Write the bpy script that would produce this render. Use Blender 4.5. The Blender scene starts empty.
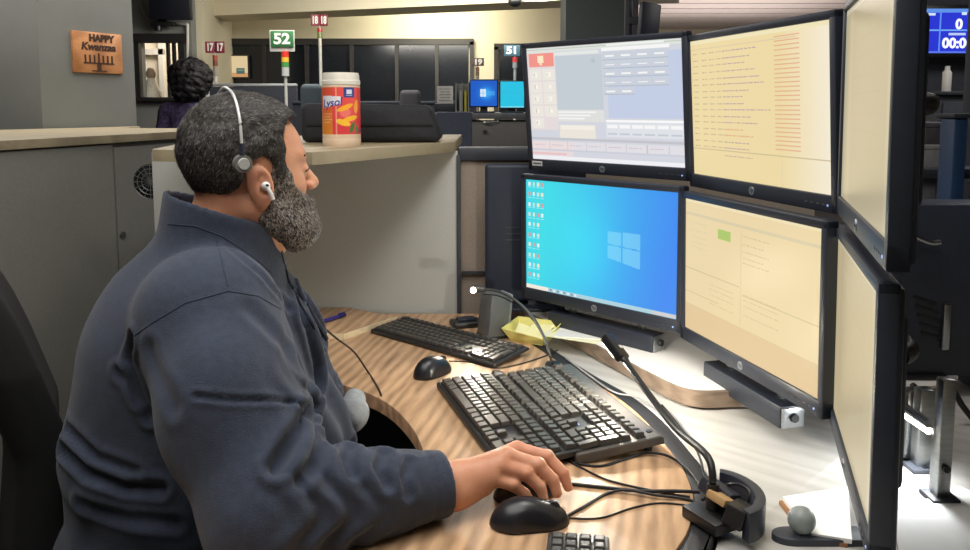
import bpy, bmesh, math, random
import numpy as np
from mathutils import Vector, Matrix, Euler

sc = bpy.context.scene
COL = sc.collection
random.seed(7)
RNG = np.random.default_rng(7)

# ------------------------------------------------------------------ camera
CAM_Z = 1.40
PITCH = math.radians(5.9)
FPX, CX, CY = 800.0, 485.0, 190.0          # focal length and principal point, in pixels of a 970 x 550 frame
cam_data = bpy.data.cameras.new('camera')
cam_data.sensor_fit = 'HORIZONTAL'
cam_data.sensor_width = 36.0
cam_data.lens = FPX / 970.0 * 36.0
cam_data.shift_y = -(275.0 - CY) / 970.0
cam_data.clip_start = 0.05
cam = bpy.data.objects.new('camera', cam_data)
cam.location = (0, 0, CAM_Z)
cam.rotation_euler = (math.pi / 2 - PITCH, 0, 0)
COL.objects.link(cam)
sc.camera = cam

# ------------------------------------------------------------------ light and exposure
sc.view_settings.view_transform = 'Standard'
sc.view_settings.look = 'None'
sc.view_settings.exposure = 0.0
sc.view_settings.gamma = 1.0
sc.view_settings.use_curve_mapping = False

world = bpy.data.worlds.new('world')
sc.world = world
world.use_nodes = True
world.node_tree.nodes['Background'].inputs[0].default_value = (0.9, 0.95, 1.0, 1)
world.node_tree.nodes['Background'].inputs[1].default_value = 0.3


def area(name, loc, target, size, power, color=(1, 1, 1), size_y=None, spread=math.pi):
    d = bpy.data.lights.new(name, 'AREA')
    d.energy = power
    d.color = color
    d.spread = spread
    d.shape = 'RECTANGLE'
    d.size = size
    d.size_y = size_y or size
    o = bpy.data.objects.new(name, d)
    o.location = loc
    v = Vector(target) - Vector(loc)
    o.rotation_euler = v.to_track_quat('-Z', 'Y').to_euler()
    COL.objects.link(o)
    return o


# ceiling panels of the room (fixtures above the frame) and two added fill lights
area('ceiling_lamp_near', (-0.5, 0.7, 2.58), (-0.5, 0.7, 0), 1.6, 37, (1.0, 0.97, 0.93))
area('ceiling_lamp_desk', (0.35, 1.55, 2.58), (0.25, 1.5, 0), 0.5, 11, (1.0, 0.95, 0.88))
area('ceiling_lamp_left', (-2.2, 3.6, 2.58), (-2.2, 3.6, 0), 1.4, 34, (1.0, 0.96, 0.90))
area('ceiling_lamp_back', (-0.5, 8.25, 2.5), (-0.6, 8.95, 2.1), 0.9, 30, (1.0, 0.94, 0.74), 0.4)
area('soffit_fill_light', (-0.4, 5.95, 2.45), (-0.9, 8.2, 2.42), 2.2, 46, (1.0, 0.95, 0.84), 0.3)  # added fill without a fixture, brightens the soffit beam and upper back wall
area('ceiling_lamp_middle', (-0.9, 5.2, 2.58), (-0.9, 5.4, 0), 1.6, 58, (1.0, 0.96, 0.90))
area('ceiling_lamp_right', (2.6, 8.6, 2.5), (2.6, 8.6, 0), 1.2, 40, (1.0, 0.93, 0.88))
area('ceiling_fill_right', (2.8, 9.5, 1.7), (2.8, 9.5, 2.6), 2.5, 42, (1.0, 0.90, 0.86))  # added unseen fill aimed upwards, stands in for bounce on the far ceiling
area('ceiling_lamp_aisle', (2.6, 3.6, 2.58), (2.4, 4.6, 0), 1.0, 26, (1.0, 0.96, 0.92))


# ------------------------------------------------------------------ helpers
def px_ray(u, v):
    a, b = (u - CX) / FPX, -(v - CY) / FPX
    c, s = math.cos(PITCH), math.sin(PITCH)
    return (a, c + b * s, -s + b * c)


def GZ(u, v, z):
    """point of the horizontal plane z"""
    r = px_ray(u, v)
    t = (z - CAM_Z) / r[2]
    return Vector((r[0] * t, r[1] * t, z))


def GY(u, v, y):
    """point of the upright plane y"""
    r = px_ray(u, v)
    t = y / r[1]
    return Vector((r[0] * t, y, CAM_Z + r[2] * t))


def lin(c):
    out = []
    for x in c[:3]:
        x = x / 255.0
        out.append(x / 12.92 if x <= 0.04045 else ((x + 0.055) / 1.055) ** 2.4)
    return tuple(out) + (1.0,)


MATS = {}


def mat(name, color, rough=0.55, metal=0.0, var=0.06, scale=40.0, bump=0.0, bscale=200.0, emit=None, estr=1.0,
        stretch=None, spec=None, coat=0.0, trans=0.0, sheen=0.0):
    """Principled material with a noise varied colour and optional fine relief."""
    if name in MATS:
        return MATS[name]
    m = bpy.data.materials.new(name)
    m.use_nodes = True
    nt = m.node_tree
    b = nt.nodes['Principled BSDF']
    b.inputs['Roughness'].default_value = rough
    b.inputs['Metallic'].default_value = metal
    if spec is not None:
        b.inputs['Specular IOR Level'].default_value = spec
    if coat:
        b.inputs['Coat Weight'].default_value = coat
        b.inputs['Coat Roughness'].default_value = 0.08
    if trans:
        b.inputs['Transmission Weight'].default_value = trans
    if sheen:
        b.inputs['Sheen Weight'].default_value = sheen
        b.inputs['Sheen Roughness'].default_value = 0.5
    c = lin(color)
    tc = nt.nodes.new('ShaderNodeTexCoord')
    mp = nt.nodes.new('ShaderNodeMapping')
    if stretch:
        mp.inputs['Scale'].default_value = stretch
    nt.links.new(tc.outputs['Object'], mp.inputs['Vector'])
    if var:
        n = nt.nodes.new('ShaderNodeTexNoise')
        n.inputs['Scale'].default_value = scale
        n.inputs['Detail'].default_value = 5
        nt.links.new(mp.outputs[0], n.inputs['Vector'])
        r = nt.nodes.new('ShaderNodeValToRGB')
        r.color_ramp.elements[0].position = 0.3
        r.color_ramp.elements[1].position = 0.7
        k0, k1 = 1 - var * 2, 1 + var * 2
        r.color_ramp.elements[0].color = (c[0] * k0, c[1] * k0, c[2] * k0, 1)
        r.color_ramp.elements[1].color = (c[0] * k1, c[1] * k1, c[2] * k1, 1)
        nt.links.new(n.outputs['Fac'], r.inputs[0])
        nt.links.new(r.outputs[0], b.inputs['Base Color'])
    else:
        b.inputs['Base Color'].default_value = c
    if bump:
        n2 = nt.nodes.new('ShaderNodeTexNoise')
        n2.inputs['Scale'].default_value = bscale
        n2.inputs['Detail'].default_value = 4
        nt.links.new(mp.outputs[0], n2.inputs['Vector'])
        bp = nt.nodes.new('ShaderNodeBump')
        bp.inputs['Strength'].default_value = bump
        bp.inputs['Distance'].default_value = 0.004
        nt.links.new(n2.outputs['Fac'], bp.inputs['Height'])
        nt.links.new(bp.outputs[0], b.inputs['Normal'])
    if emit is not None:
        b.inputs['Emission Color'].default_value = lin(emit)
        b.inputs['Emission Strength'].default_value = estr
    MATS[name] = m
    return m


def attr_mat(name, rough=0.6, emit=0.0, base=1.0, gain=None, bump=0.0, bscale=300.0, spec=None):
    """Material whose colour is the flat print stored in the 'col' attribute; emit > 0 for backlit screens."""
    if name in MATS:
        return MATS[name]
    m = bpy.data.materials.new(name)
    m.use_nodes = True
    nt = m.node_tree
    b = nt.nodes['Principled BSDF']
    b.inputs['Roughness'].default_value = rough
    if spec is not None:
        b.inputs['Specular IOR Level'].default_value = spec
    a = nt.nodes.new('ShaderNodeAttribute')
    a.attribute_name = 'col'
    if base:
        nt.links.new(a.outputs['Color'], b.inputs['Base Color'])
    else:
        b.inputs['Base Color'].default_value = (0.02, 0.02, 0.02, 1)
    if emit:
        nt.links.new(a.outputs['Color'], b.inputs['Emission Color'])
        b.inputs['Emission Strength'].default_value = emit
    if bump:
        tc = nt.nodes.new('ShaderNodeTexCoord')
        n2 = nt.nodes.new('ShaderNodeTexNoise')
        n2.inputs['Scale'].default_value = bscale
        nt.links.new(tc.outputs['Object'], n2.inputs['Vector'])
        bp = nt.nodes.new('ShaderNodeBump')
        bp.inputs['Strength'].default_value = bump
        bp.inputs['Distance'].default_value = 0.003
        nt.links.new(n2.outputs['Fac'], bp.inputs['Height'])
        nt.links.new(bp.outputs[0], b.inputs['Normal'])
    MATS[name] = m
    return m


def wood_mat(name, dark, light, scale=6.0, rough=0.45, axis=(1, 1, 1), rot=0.0, bump=0.15, wk=0.55, nk=0.5):
    if name in MATS:
        return MATS[name]
    m = bpy.data.materials.new(name)
    m.use_nodes = True
    nt = m.node_tree
    b = nt.nodes['Principled BSDF']
    b.inputs['Roughness'].default_value = rough
    tc = nt.nodes.new('ShaderNodeTexCoord')
    mp = nt.nodes.new('ShaderNodeMapping')
    mp.inputs['Rotation'].default_value = (0, 0, rot)
    mp2 = nt.nodes.new('ShaderNodeMapping')
    mp2.inputs['Scale'].default_value = axis
    nt.links.new(tc.outputs['Object'], mp.inputs['Vector'])
    nt.links.new(mp.outputs[0], mp2.inputs['Vector'])
    w = nt.nodes.new('ShaderNodeTexWave')
    w.wave_type = 'BANDS'
    w.bands_direction = 'X'
    w.inputs['Scale'].default_value = scale
    w.inputs['Distortion'].default_value = 7.0
    w.inputs['Detail'].default_value = 4.0
    w.inputs['Detail Scale'].default_value = 1.2
    nt.links.new(mp2.outputs[0], w.inputs['Vector'])
    n = nt.nodes.new('ShaderNodeTexNoise')
    n.inputs['Scale'].default_value = 60.0
    n.inputs['Detail'].default_value = 6.0
    nt.links.new(mp2.outputs[0], n.inputs['Vector'])
    mx = nt.nodes.new('ShaderNodeMath')
    mx.operation = 'MULTIPLY_ADD'
    mx.inputs[1].default_value = wk
    nt.links.new(w.outputs['Fac'], mx.inputs[0])
    m2 = nt.nodes.new('ShaderNodeMath')
    m2.operation = 'MULTIPLY'
    m2.inputs[1].default_value = nk
    nt.links.new(n.outputs['Fac'], m2.inputs[0])
    nt.links.new(m2.outputs[0], mx.inputs[2])
    r = nt.nodes.new('ShaderNodeValToRGB')
    r.color_ramp.elements[0].position = 0.15
    r.color_ramp.elements[0].color = lin(dark)
    r.color_ramp.elements[1].position = 0.75
    r.color_ramp.elements[1].color = lin(light)
    nt.links.new(mx.outputs[0], r.inputs[0])
    nt.links.new(r.outputs[0], b.inputs['Base Color'])
    if bump:
        bp = nt.nodes.new('ShaderNodeBump')
        bp.inputs['Strength'].default_value = bump
        bp.inputs['Distance'].default_value = 0.002
        nt.links.new(mx.outputs[0], bp.inputs['Height'])
        nt.links.new(bp.outputs[0], b.inputs['Normal'])
    MATS[name] = m
    return m


class MB:
    """collects shapes into one bmesh"""

    def __init__(self):
        self.bm = bmesh.new()

    def box(self, c, size, rot=None, bevel=0.0, seg=2, mtx=None):
        r = bmesh.ops.create_cube(self.bm, size=1.0)
        vs = r['verts']
        M = Matrix.Diagonal((size[0], size[1], size[2], 1))
        bmesh.ops.transform(self.bm, matrix=M, verts=vs)
        if bevel:
            es = list({e for v in vs for e in v.link_edges})
            rr = bmesh.ops.bevel(self.bm, geom=es, offset=bevel, segments=seg, affect='EDGES', profile=0.5)
            vs = list({v for f in rr['faces'] for v in f.verts} | {v for v in vs if v.is_valid})
        T = Matrix.Translation(c)
        if rot is not None:
            T = T @ Euler(rot).to_matrix().to_4x4()
        if mtx is not None:
            T = mtx @ T
        bmesh.ops.transform(self.bm, matrix=T, verts=vs)
        return vs

    def cyl(self, p0, p1, r0, r1=None, n=20):
        if r1 is None:
            r1 = r0
        p0, p1 = Vector(p0), Vector(p1)
        d = p1 - p0
        r = bmesh.ops.create_cone(self.bm, cap_ends=True, segments=n, radius1=r0, radius2=r1, depth=d.length)
        T = Matrix.Translation((p0 + p1) / 2) @ d.to_track_quat('Z', 'Y').to_matrix().to_4x4()
        bmesh.ops.transform(self.bm, matrix=T, verts=r['verts'])
        return r['verts']

    def sphere(self, c, r, n=20, scale=(1, 1, 1), rot=None):
        q = bmesh.ops.create_uvsphere(self.bm, u_segments=n, v_segments=max(6, n // 2), radius=r)
        T = Matrix.Translation(c)
        if rot is not None:
            T = T @ Euler(rot).to_matrix().to_4x4()
        T = T @ Matrix.Diagonal((scale[0], scale[1], scale[2], 1))
        bmesh.ops.transform(self.bm, matrix=T, verts=q['verts'])
        return q['verts']

    def tube(self, pts, r, n=10, close=False, smooth=6, radii=None, flat=1.0):
        P = [Vector(p) for p in pts]
        if smooth and len(P) > 2:
            Q, R2 = [], []
            m = len(P)
            for i in range(m - 1):
                a = P[max(0, i - 1)]
                b, c = P[i], P[i + 1]
                d = P[min(m - 1, i + 2)]
                for k in range(smooth):
                    t = k / smooth
                    Q.append(0.5 * ((2 * b) + (c - a) * t + (2 * a - 5 * b + 4 * c - d) * t * t + (-a + 3 * b - 3 * c + d) * t ** 3))
                    if radii:
                        R2.append(radii[i] * (1 - t) + radii[i + 1] * t)
            Q.append(P[-1])
            if radii:
                R2.append(radii[-1])
                radii = R2
            P = Q
        rings = []
        up = Vector((0, 0, 1))
        for i, p in enumerate(P):
            t = (P[min(i + 1, len(P) - 1)] - P[max(0, i - 1)])
            if t.length < 1e-9:
                t = Vector((1, 0, 0))
            t.normalize()
            if abs(t.dot(up)) > 0.95:
                s = t.cross(Vector((0, 1, 0)))
            else:
                s = t.cross(up)
            s.normalize()
            w = s.cross(t)
            rr = radii[i] if radii else r
            rings.append([self.bm.verts.new(p + s * math.cos(2 * math.pi * k / n) * rr + w * math.sin(2 * math.pi * k / n) * rr * flat) for k in range(n)])
        for a, b in zip(rings, rings[1:]):
            for k in range(n):
                self.bm.faces.new((a[k], a[(k + 1) % n], b[(k + 1) % n], b[k]))
        self.bm.faces.new(list(reversed(rings[0])))
        self.bm.faces.new(rings[-1])

    def prism(self, poly, z0, z1, bevel=0.0, seg=2):
        lo = [self.bm.verts.new((p[0], p[1], z0)) for p in poly]
        hi = [self.bm.verts.new((p[0], p[1], z1)) for p in poly]
        n = len(poly)
        fs = [self.bm.faces.new(list(reversed(lo))), self.bm.faces.new(hi)]
        for i in range(n):
            fs.append(self.bm.faces.new((lo[i], lo[(i + 1) % n], hi[(i + 1) % n], hi[i])))
        bmesh.ops.recalc_face_normals(self.bm, faces=fs)
        if bevel:
            es = [e for e in fs[1].edges]
            bmesh.ops.bevel(self.bm, geom=es, offset=bevel, segments=seg, affect='EDGES', profile=0.5)
        return lo + hi

    def lathe(self, prof, c=(0, 0, 0), n=32):
        """prof: list of (radius, z)"""
        rings = []
        for r, z in prof:
            if r < 1e-6:
                rings.append([self.bm.verts.new((c[0], c[1], c[2] + z))])
            else:
                rings.append([self.bm.verts.new((c[0] + r * math.cos(2 * math.pi * k / n), c[1] + r * math.sin(2 * math.pi * k / n), c[2] + z)) for k in range(n)])
        for a, b in zip(rings, rings[1:]):
            for k in range(n):
                k2 = (k + 1) % n
                if len(a) == 1 and len(b) == 1:
                    continue
                if len(a) == 1:
                    self.bm.faces.new((a[0], b[k2], b[k]))
                elif len(b) == 1:
                    self.bm.faces.new((a[k], a[k2], b[0]))
                else:
                    self.bm.faces.new((a[k], a[k2], b[k2], b[k]))

    def quad(self, a, b, c, d):
        vs = [self.bm.verts.new(p) for p in (a, b, c, d)]
        self.bm.faces.new(vs)

    def mesh(self, name, smooth=35):
        me = bpy.data.meshes.new(name)
        bmesh.ops.recalc_face_normals(self.bm, faces=self.bm.faces)
        if smooth:
            for f in self.bm.faces:
                f.smooth = True
            a = math.radians(smooth)
            for e in self.bm.edges:
                if len(e.link_faces) == 2 and e.calc_face_angle(0) > a:
                    e.smooth = False
        self.bm.to_mesh(me)
        self.bm.free()
        return me


def put(name, me, m, parent=None, world_coords=True):
    """link a mesh as one object; meshes are given in world coordinates unless told otherwise"""
    if isinstance(me, MB):
        me = me.mesh(name)
    o = bpy.data.objects.new(name, me)
    if m is not None:
        me.materials.clear()
        for q in (m if isinstance(m, (list, tuple)) else [m]):
            me.materials.append(q)
    COL.objects.link(o)
    if parent is not None:
        o.parent = parent
        if world_coords:
            off = Vector((0, 0, 0))
            p = parent
            while p is not None:
                off += p.location
                p = p.parent
            me.transform(Matrix.Translation(-off))
    return o


def tag(o, label=None, cat=None, group=None, kind=None):
    if label:
        o['label'] = label
    if cat:
        o['category'] = cat
    if group:
        o['group'] = group
    if kind:
        o['kind'] = kind
    return o


def thing(name, label, cat, loc=(0, 0, 0), rot=(0, 0, 0), group=None):
    o = bpy.data.objects.new(name, None)
    o.empty_display_size = 0.05
    o.location = loc
    o.rotation_euler = rot
    COL.objects.link(o)
    return tag(o, label, cat, group)


def struct(name, mb, m, parent=None):
    o = put(name, mb, m, parent)
    if parent is None:
        o['kind'] = 'structure'
    return o


def dup(o, parent=None):
    c = o.copy()
    COL.objects.link(c)
    c.parent = parent
    for ch in list(o.children):
        dup(ch, c)
    return c


def text_mesh(s, size=1.0, extrude=0.0, bold=0.0, align='CENTER', shear=0.0, space=1.0):
    cu = bpy.data.curves.new('text', 'FONT')
    cu.body = s
    cu.size = size
    cu.extrude = extrude
    cu.offset = bold
    cu.shear = shear
    cu.align_x = align
    cu.align_y = 'CENTER'
    cu.space_character = space
    cu.resolution_u = 3
    o = bpy.data.objects.new('text', cu)
    COL.objects.link(o)
    bpy.context.view_layer.update()
    dg = bpy.context.evaluated_depsgraph_get()
    me = bpy.data.meshes.new_from_object(o.evaluated_get(dg))
    bpy.data.objects.remove(o)
    bpy.data.curves.remove(cu)
    return me


def grid_mesh(name, img, fn):
    """a grid with one quad per cell of img (h, w, 3 sRGB 0..255); fn maps arrays (s, t) in 0..1 to xyz"""
    h, w = img.shape[:2]
    s, t = np.meshgrid(np.linspace(0, 1, w + 1), np.linspace(1, 0, h + 1))
    V = fn(s.ravel(), t.ravel()).astype(np.float32)
    idx = np.arange((h + 1) * (w + 1)).reshape(h + 1, w + 1)
    F = np.stack([idx[1:, :-1], idx[1:, 1:], idx[:-1, 1:], idx[:-1, :-1]], -1).reshape(-1, 4)
    me = np_mesh(name, V, F, smooth=True)
    c = np.clip(img.reshape(-1, 3) / 255.0, 0, 1)
    c = np.where(c <= 0.04045, c / 12.92, ((c + 0.055) / 1.055) ** 2.4)
    c4 = np.concatenate([c, np.ones((len(c), 1))], 1).repeat(4, 0).astype(np.float32)
    a = me.attributes.new('col', 'FLOAT_COLOR', 'CORNER')
    a.data.foreach_set('color', c4.ravel())
    return me


def np_mesh(name, V, F, smooth=True):
    me = bpy.data.meshes.new(name)
    n, k = F.shape
    me.vertices.add(len(V))
    me.vertices.foreach_set('co', np.ascontiguousarray(V, dtype=np.float32).ravel())
    me.loops.add(n * k)
    me.loops.foreach_set('vertex_index', np.ascontiguousarray(F, dtype=np.int32).ravel())
    me.polygons.add(n)
    me.polygons.foreach_set('loop_start', np.arange(0, n * k, k, dtype=np.int32))
    me.polygons.foreach_set('loop_total', np.full(n, k, dtype=np.int32))
    me.update(calc_edges=True)
    me.validate()
    if smooth:
        me.polygons.foreach_set('use_smooth', np.ones(len(me.polygons), dtype=bool))
    return me


# ------------------------------------------------------------------ signed distance modelling (for bodies and cloth)
def surface_nets(f, lo, hi, h, block=8, lip=1.7):
    lo = np.array(lo, float)
    nb = np.ceil((np.array(hi) - lo) / (h * block)).astype(int)
    n = nb * block + 1
    bc = np.stack(np.meshgrid(*[np.arange(k) for k in nb], indexing='ij'), -1).reshape(-1, 3)
    cen = lo + (bc + 0.5) * block * h
    dc = f(cen)
    D = np.repeat(np.repeat(np.repeat(dc.reshape(nb), block, 0), block, 1), block, 2)
    D = np.pad(D, ((0, 1), (0, 1), (0, 1)), mode='edge').astype(np.float32)
    D = np.where(D > 0, 1.0, -1.0).astype(np.float32)
    keep = bc[np.abs(dc) < block * h * 0.87 * lip]
    lc = np.stack(np.meshgrid(*[np.arange(block + 1)] * 3, indexing='ij'), -1).reshape(-1, 3)
    for i in range(0, len(keep), 400):
        g = (keep[i:i + 400, None, :] * block + lc[None]).reshape(-1, 3)
        D[g[:, 0], g[:, 1], g[:, 2]] = f(lo + g * h)
    S = D < 0
    c = [S[a:n[0] - 1 + a, b:n[1] - 1 + b, d:n[2] - 1 + d] for a in (0, 1) for b in (0, 1) for d in (0, 1)]
    cnt = sum(x.astype(np.int8) for x in c)
    act = (cnt > 0) & (cnt < 8)
    ci = np.argwhere(act)
    ids = np.full(act.shape, -1, np.int32)
    ids[act] = np.arange(len(ci))
    acc = np.zeros((len(ci), 3))
    num = np.zeros(len(ci))
    corners = [(a, b, d) for a in (0, 1) for b in (0, 1) for d in (0, 1)]
    for a in corners:
        for ax in range(3):
            if a[ax]:
                continue
            b = list(a)
            b[ax] = 1
            pa, pb = ci + np.array(a), ci + np.array(b)
            da, db = D[pa[:, 0], pa[:, 1], pa[:, 2]], D[pb[:, 0], pb[:, 1], pb[:, 2]]
            cr = (da < 0) != (db < 0)
            t = np.where(cr, da / np.where(cr, da - db, 1), 0)
            acc += np.where(cr[:, None], pa + (pb - pa) * t[:, None], 0)
            num += cr
    V = lo + acc / num[:, None] * h
    F = []
    for ax in range(3):
        sl0 = [slice(None)] * 3
        sl1 = [slice(None)] * 3
        sl0[ax] = slice(0, -1)
        sl1[ax] = slice(1, None)
        a, b = S[tuple(sl0)], S[tuple(sl1)]
        e = np.argwhere(a != b)
        u, v = (ax + 1) % 3, (ax + 2) % 3
        lim = np.array(act.shape)
        ok = (e[:, u] > 0) & (e[:, v] > 0) & (e[:, u] < lim[u]) & (e[:, v] < lim[v])
        e = e[ok]
        q = []
        for du, dv in ((-1, -1), (0, -1), (0, 0), (-1, 0)):
            p = e.copy()
            p[:, u] += du
            p[:, v] += dv
            q.append(ids[p[:, 0], p[:, 1], p[:, 2]])
        q = np.stack(q, 1)
        fl = S[e[:, 0], e[:, 1], e[:, 2]]
        q[~fl] = q[~fl][:, ::-1]
        F.append(q)
    F = np.concatenate(F)
    F = F[(F >= 0).all(1)]
    return V, F


def smin(a, b, k):
    h = np.clip(0.5 + 0.5 * (b - a) / k, 0, 1)
    return b * (1 - h) + a * h - k * h * (1 - h)


def smax(a, b, k):
    return -smin(-a, -b, k)


def s_cap(P, a, b, r0, r1=None, flat=None):
    a, b = np.array(a, float), np.array(b, float)
    if r1 is None:
        r1 = r0
    d = b - a
    t = np.clip(((P - a) @ d) / (d @ d), 0, 1)
    return np.linalg.norm(P - a - t[:, None] * d, axis=1) - (r0 + (r1 - r0) * t)


def s_ell(P, c, r, R=None):
    Q = P - np.array(c, float)
    if R is not None:
        Q = Q @ R
    r = np.array(r, float)
    k0 = np.linalg.norm(Q / r, axis=1)
    k1 = np.linalg.norm(Q / (r * r), axis=1)
    return np.where(k1 > 1e-9, k0 * (k0 - 1) / np.maximum(k1, 1e-9), -r.min())


def s_box(P, c, half, rad, R=None):
    Q = P - np.array(c, float)
    if R is not None:
        Q = Q @ R
    q = np.abs(Q) - (np.array(half, float) - rad)
    return np.linalg.norm(np.maximum(q, 0), axis=1) + np.minimum(q.max(1), 0) - rad


def s_poly(X, Z, poly):
    """2-D signed distance to a closed polygon, negative inside"""
    poly = np.array(poly, float)
    d = np.full(len(X), 1e9)
    ins = np.zeros(len(X), bool)
    n = len(poly)
    for i in range(n):
        a, b = poly[i], poly[(i + 1) % n]
        e = b - a
        wx, wz = X - a[0], Z - a[1]
        t = np.clip((wx * e[0] + wz * e[1]) / (e @ e), 0, 1)
        d = np.minimum(d, (wx - e[0] * t) ** 2 + (wz - e[1] * t) ** 2)
        c1 = (a[1] > Z) != (b[1] > Z)
        xx = (b[0] - a[0]) * (Z - a[1]) / (b[1] - a[1] + 1e-12) + a[0]
        ins ^= c1 & (X < xx)
    d = np.sqrt(d)
    return np.where(ins, -d, d)


def rotz(deg):
    a = math.radians(deg)
    return np.array([[math.cos(a), -math.sin(a), 0], [math.sin(a), math.cos(a), 0], [0, 0, 1]])


def roty(deg):
    a = math.radians(deg)
    return np.array([[math.cos(a), 0, math.sin(a)], [0, 1, 0], [-math.sin(a), 0, math.cos(a)]])


def rotx(deg):
    a = math.radians(deg)
    return np.array([[1, 0, 0], [0, math.cos(a), -math.sin(a)], [0, math.sin(a), math.cos(a)]])


def wob(P, f, seed=0):
    """cheap smooth noise in about -1..1"""
    r = np.random.default_rng(seed)
    o = np.zeros(len(P))
    for k in range(5):
        d = r.normal(size=3)
        d /= np.linalg.norm(d)
        o += np.sin(P @ d * f * (0.6 + 0.25 * k) + r.uniform(0, 6.28) + 1.2 * np.sin(P @ r.normal(size=3) * f * 0.35))
    return o / 5 * 1.6

# ================================================================== THE ROOM
DZ = 0.79          # input desk top
CAPZ = 1.300       # top of the low partitions and cabinets
M_wall_cream = mat('wall_cream_paint', (208, 200, 176), 0.8, var=0.02, scale=3, bump=0.05)
M_wall_grey = mat('wall_grey_paint', (124, 126, 122), 0.85, var=0.03, scale=4, bump=0.08)
M_ceil = mat('ceiling_tile', (200, 190, 184), 0.9, var=0.03, scale=8)
M_carpet = mat('carpet', (62, 62, 64), 0.95, var=0.15, scale=220, bump=0.4)
M_cab = mat('grey_laminate', (128, 128, 122), 0.6, var=0.03, scale=90, bump=0.04)
M_part = mat('grey_partition_fabric', (184, 185, 180), 0.85, var=0.03, scale=250, bump=0.1, bscale=600)
M_part2 = mat('taupe_partition_fabric', (150, 138, 126), 0.85, var=0.05, scale=250, bump=0.1, bscale=600)
M_cap = wood_mat('tan_laminate_edge', (142, 130, 106), (166, 153, 126), 3, 0.5, (1, 1, 1), 0.6, 0.02)
M_darkrail = mat('dark_grey_rail', (54, 58, 66), 0.5, var=0.03)
M_navy = mat('navy_black_plastic', (40, 45, 58), 0.45, var=0.04, scale=60, bump=0.03, bscale=900)
M_black = mat('black_plastic', (24, 25, 28), 0.42, var=0.05, scale=60, bump=0.04, bscale=900)
M_blacksoft = mat('black_fabric', (20, 20, 22), 0.9, var=0.1, scale=200, bump=0.25, bscale=700)
M_glassdark = mat('dark_window_glass', (26, 29, 36), 0.12, var=0.1, scale=1.5)
M_framedark = mat('dark_window_frame', (38, 36, 36), 0.5, var=0.04)
M_white = mat('white_paint', (228, 225, 218), 0.5, var=0.02)
M_metal = mat('brushed_metal', (176, 180, 182), 0.3, 1.0, var=0.05, scale=30, stretch=(1, 1, 12))
M_chrome = mat('chrome', (215, 218, 220), 0.15, 1.0, var=0.02)

mb = MB(); mb.box((-0.5, 5.4, -0.03), (13.4, 15.4, 0.06)); struct('floor', mb, M_carpet)
mb = MB(); mb.box((-0.5, 5.4, 2.65), (13.4, 15.4, 0.06)); struct('ceiling', mb, M_ceil)
for i in range(9):                                   # ceiling grid over the far right, where the ceiling shows
    mb = MB(); mb.box((3.1, 8.6 + i * 0.5, 2.617), (4.4, 0.025, 0.008)); struct('trim_%d' % (20 + i), mb, mat('ceiling_grid', (170, 160, 158), 0.7))
mb = MB(); mb.box((-7.15, 5.4, 1.31), (0.1, 15.4, 2.62)); struct('wall_left', mb, M_wall_grey)
mb = MB(); mb.box((6.15, 5.4, 1.31), (0.1, 15.4, 2.62)); struct('wall_right', mb, M_wall_cream)
mb = MB(); mb.box((-0.5, -2.25, 1.31), (13.4, 0.1, 2.62)); struct('wall_front', mb, M_wall_cream)
mb = MB(); mb.box((-3.05, 9.06, 1.31), (8.1, 0.12, 2.62)); struct('wall_back', mb, M_wall_cream)
mb = MB(); mb.box((0.94, 10.95, 1.31), (0.12, 3.66, 2.62)); struct('wall_back_side', mb, M_wall_cream)
mb = MB(); mb.box((3.55, 12.85, 1.31), (5.1, 0.12, 2.62)); struct('wall_back_far', mb, M_wall_cream)
mb = MB(); mb.box((3.55, 12.775, 0.06), (5.1, 0.03, 0.12)); struct('baseboard_back', mb, M_framedark)


# dark office windows along the back wall
def window(n, u0, v0, u1, v1, y, bars, label_m=M_glassdark):
    a, b = GY(u0, v0, y), GY(u1, v1, y)
    x0, x1, z1, z0 = a.x, b.x, a.z, b.z
    r = thing('window_%d' % n, None, None, ((x0 + x1) / 2, y, z0)); r['kind'] = 'structure'
    f = MB(); t = 0.045
    f.box(((x0 + x1) / 2, y - 0.03, z1), (x1 - x0 + t, 0.06, t * 1.5)); f.box(((x0 + x1) / 2, y - 0.04, z0), (x1 - x0 + t, 0.08, t))
    f.box((x0, y - 0.03, (z0 + z1) / 2), (t, 0.06, z1 - z0)); f.box((x1, y - 0.03, (z0 + z1) / 2), (t, 0.06, z1 - z0))
    put('window_frame', f, M_framedark, r)
    us = [x0 + t / 2] + [x0 + (x1 - x0) * q for q in bars] + [x1 - t / 2]
    for q0, q1 in zip(us, us[1:]):
        p = MB(); p.box(((q0 + q1) / 2, y - 0.012, (z0 + z1) / 2), (q1 - q0 - 0.03, 0.012, z1 - z0 - t)); put('pane', p, label_m, r)
    for q in us[1:-1]:
        p = MB(); p.box((q, y - 0.03, (z0 + z1) / 2), (0.04, 0.05, z1 - z0 - t)); put('mullion', p, M_framedark, r)


window(1, 222, 42, 472, 118, 8.99, (0.17, 0.34, 0.52, 0.70, 0.86))
window(2, 496, 47, 560, 118, 8.99, (0.55,))

# cream soffit beam
zb = GY(195, 16.5, 8.0).z
p0, p1 = GZ(195, 16.5, zb), GZ(500, 3.0, zb)
d = (p1 - p0).normalized()
n_ = Vector((-d.y, d.x, 0))
p2 = p0 + d * 4.6
mb = MB(); mb.prism([(p0.x, p0.y), (p2.x, p2.y), (p2.x + n_.x * 0.5, p2.y + n_.y * 0.5), (p0.x + n_.x * 0.5, p0.y + n_.y * 0.5)], zb, 2.62)
struct('trim_1', mb, M_wall_cream)

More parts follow.
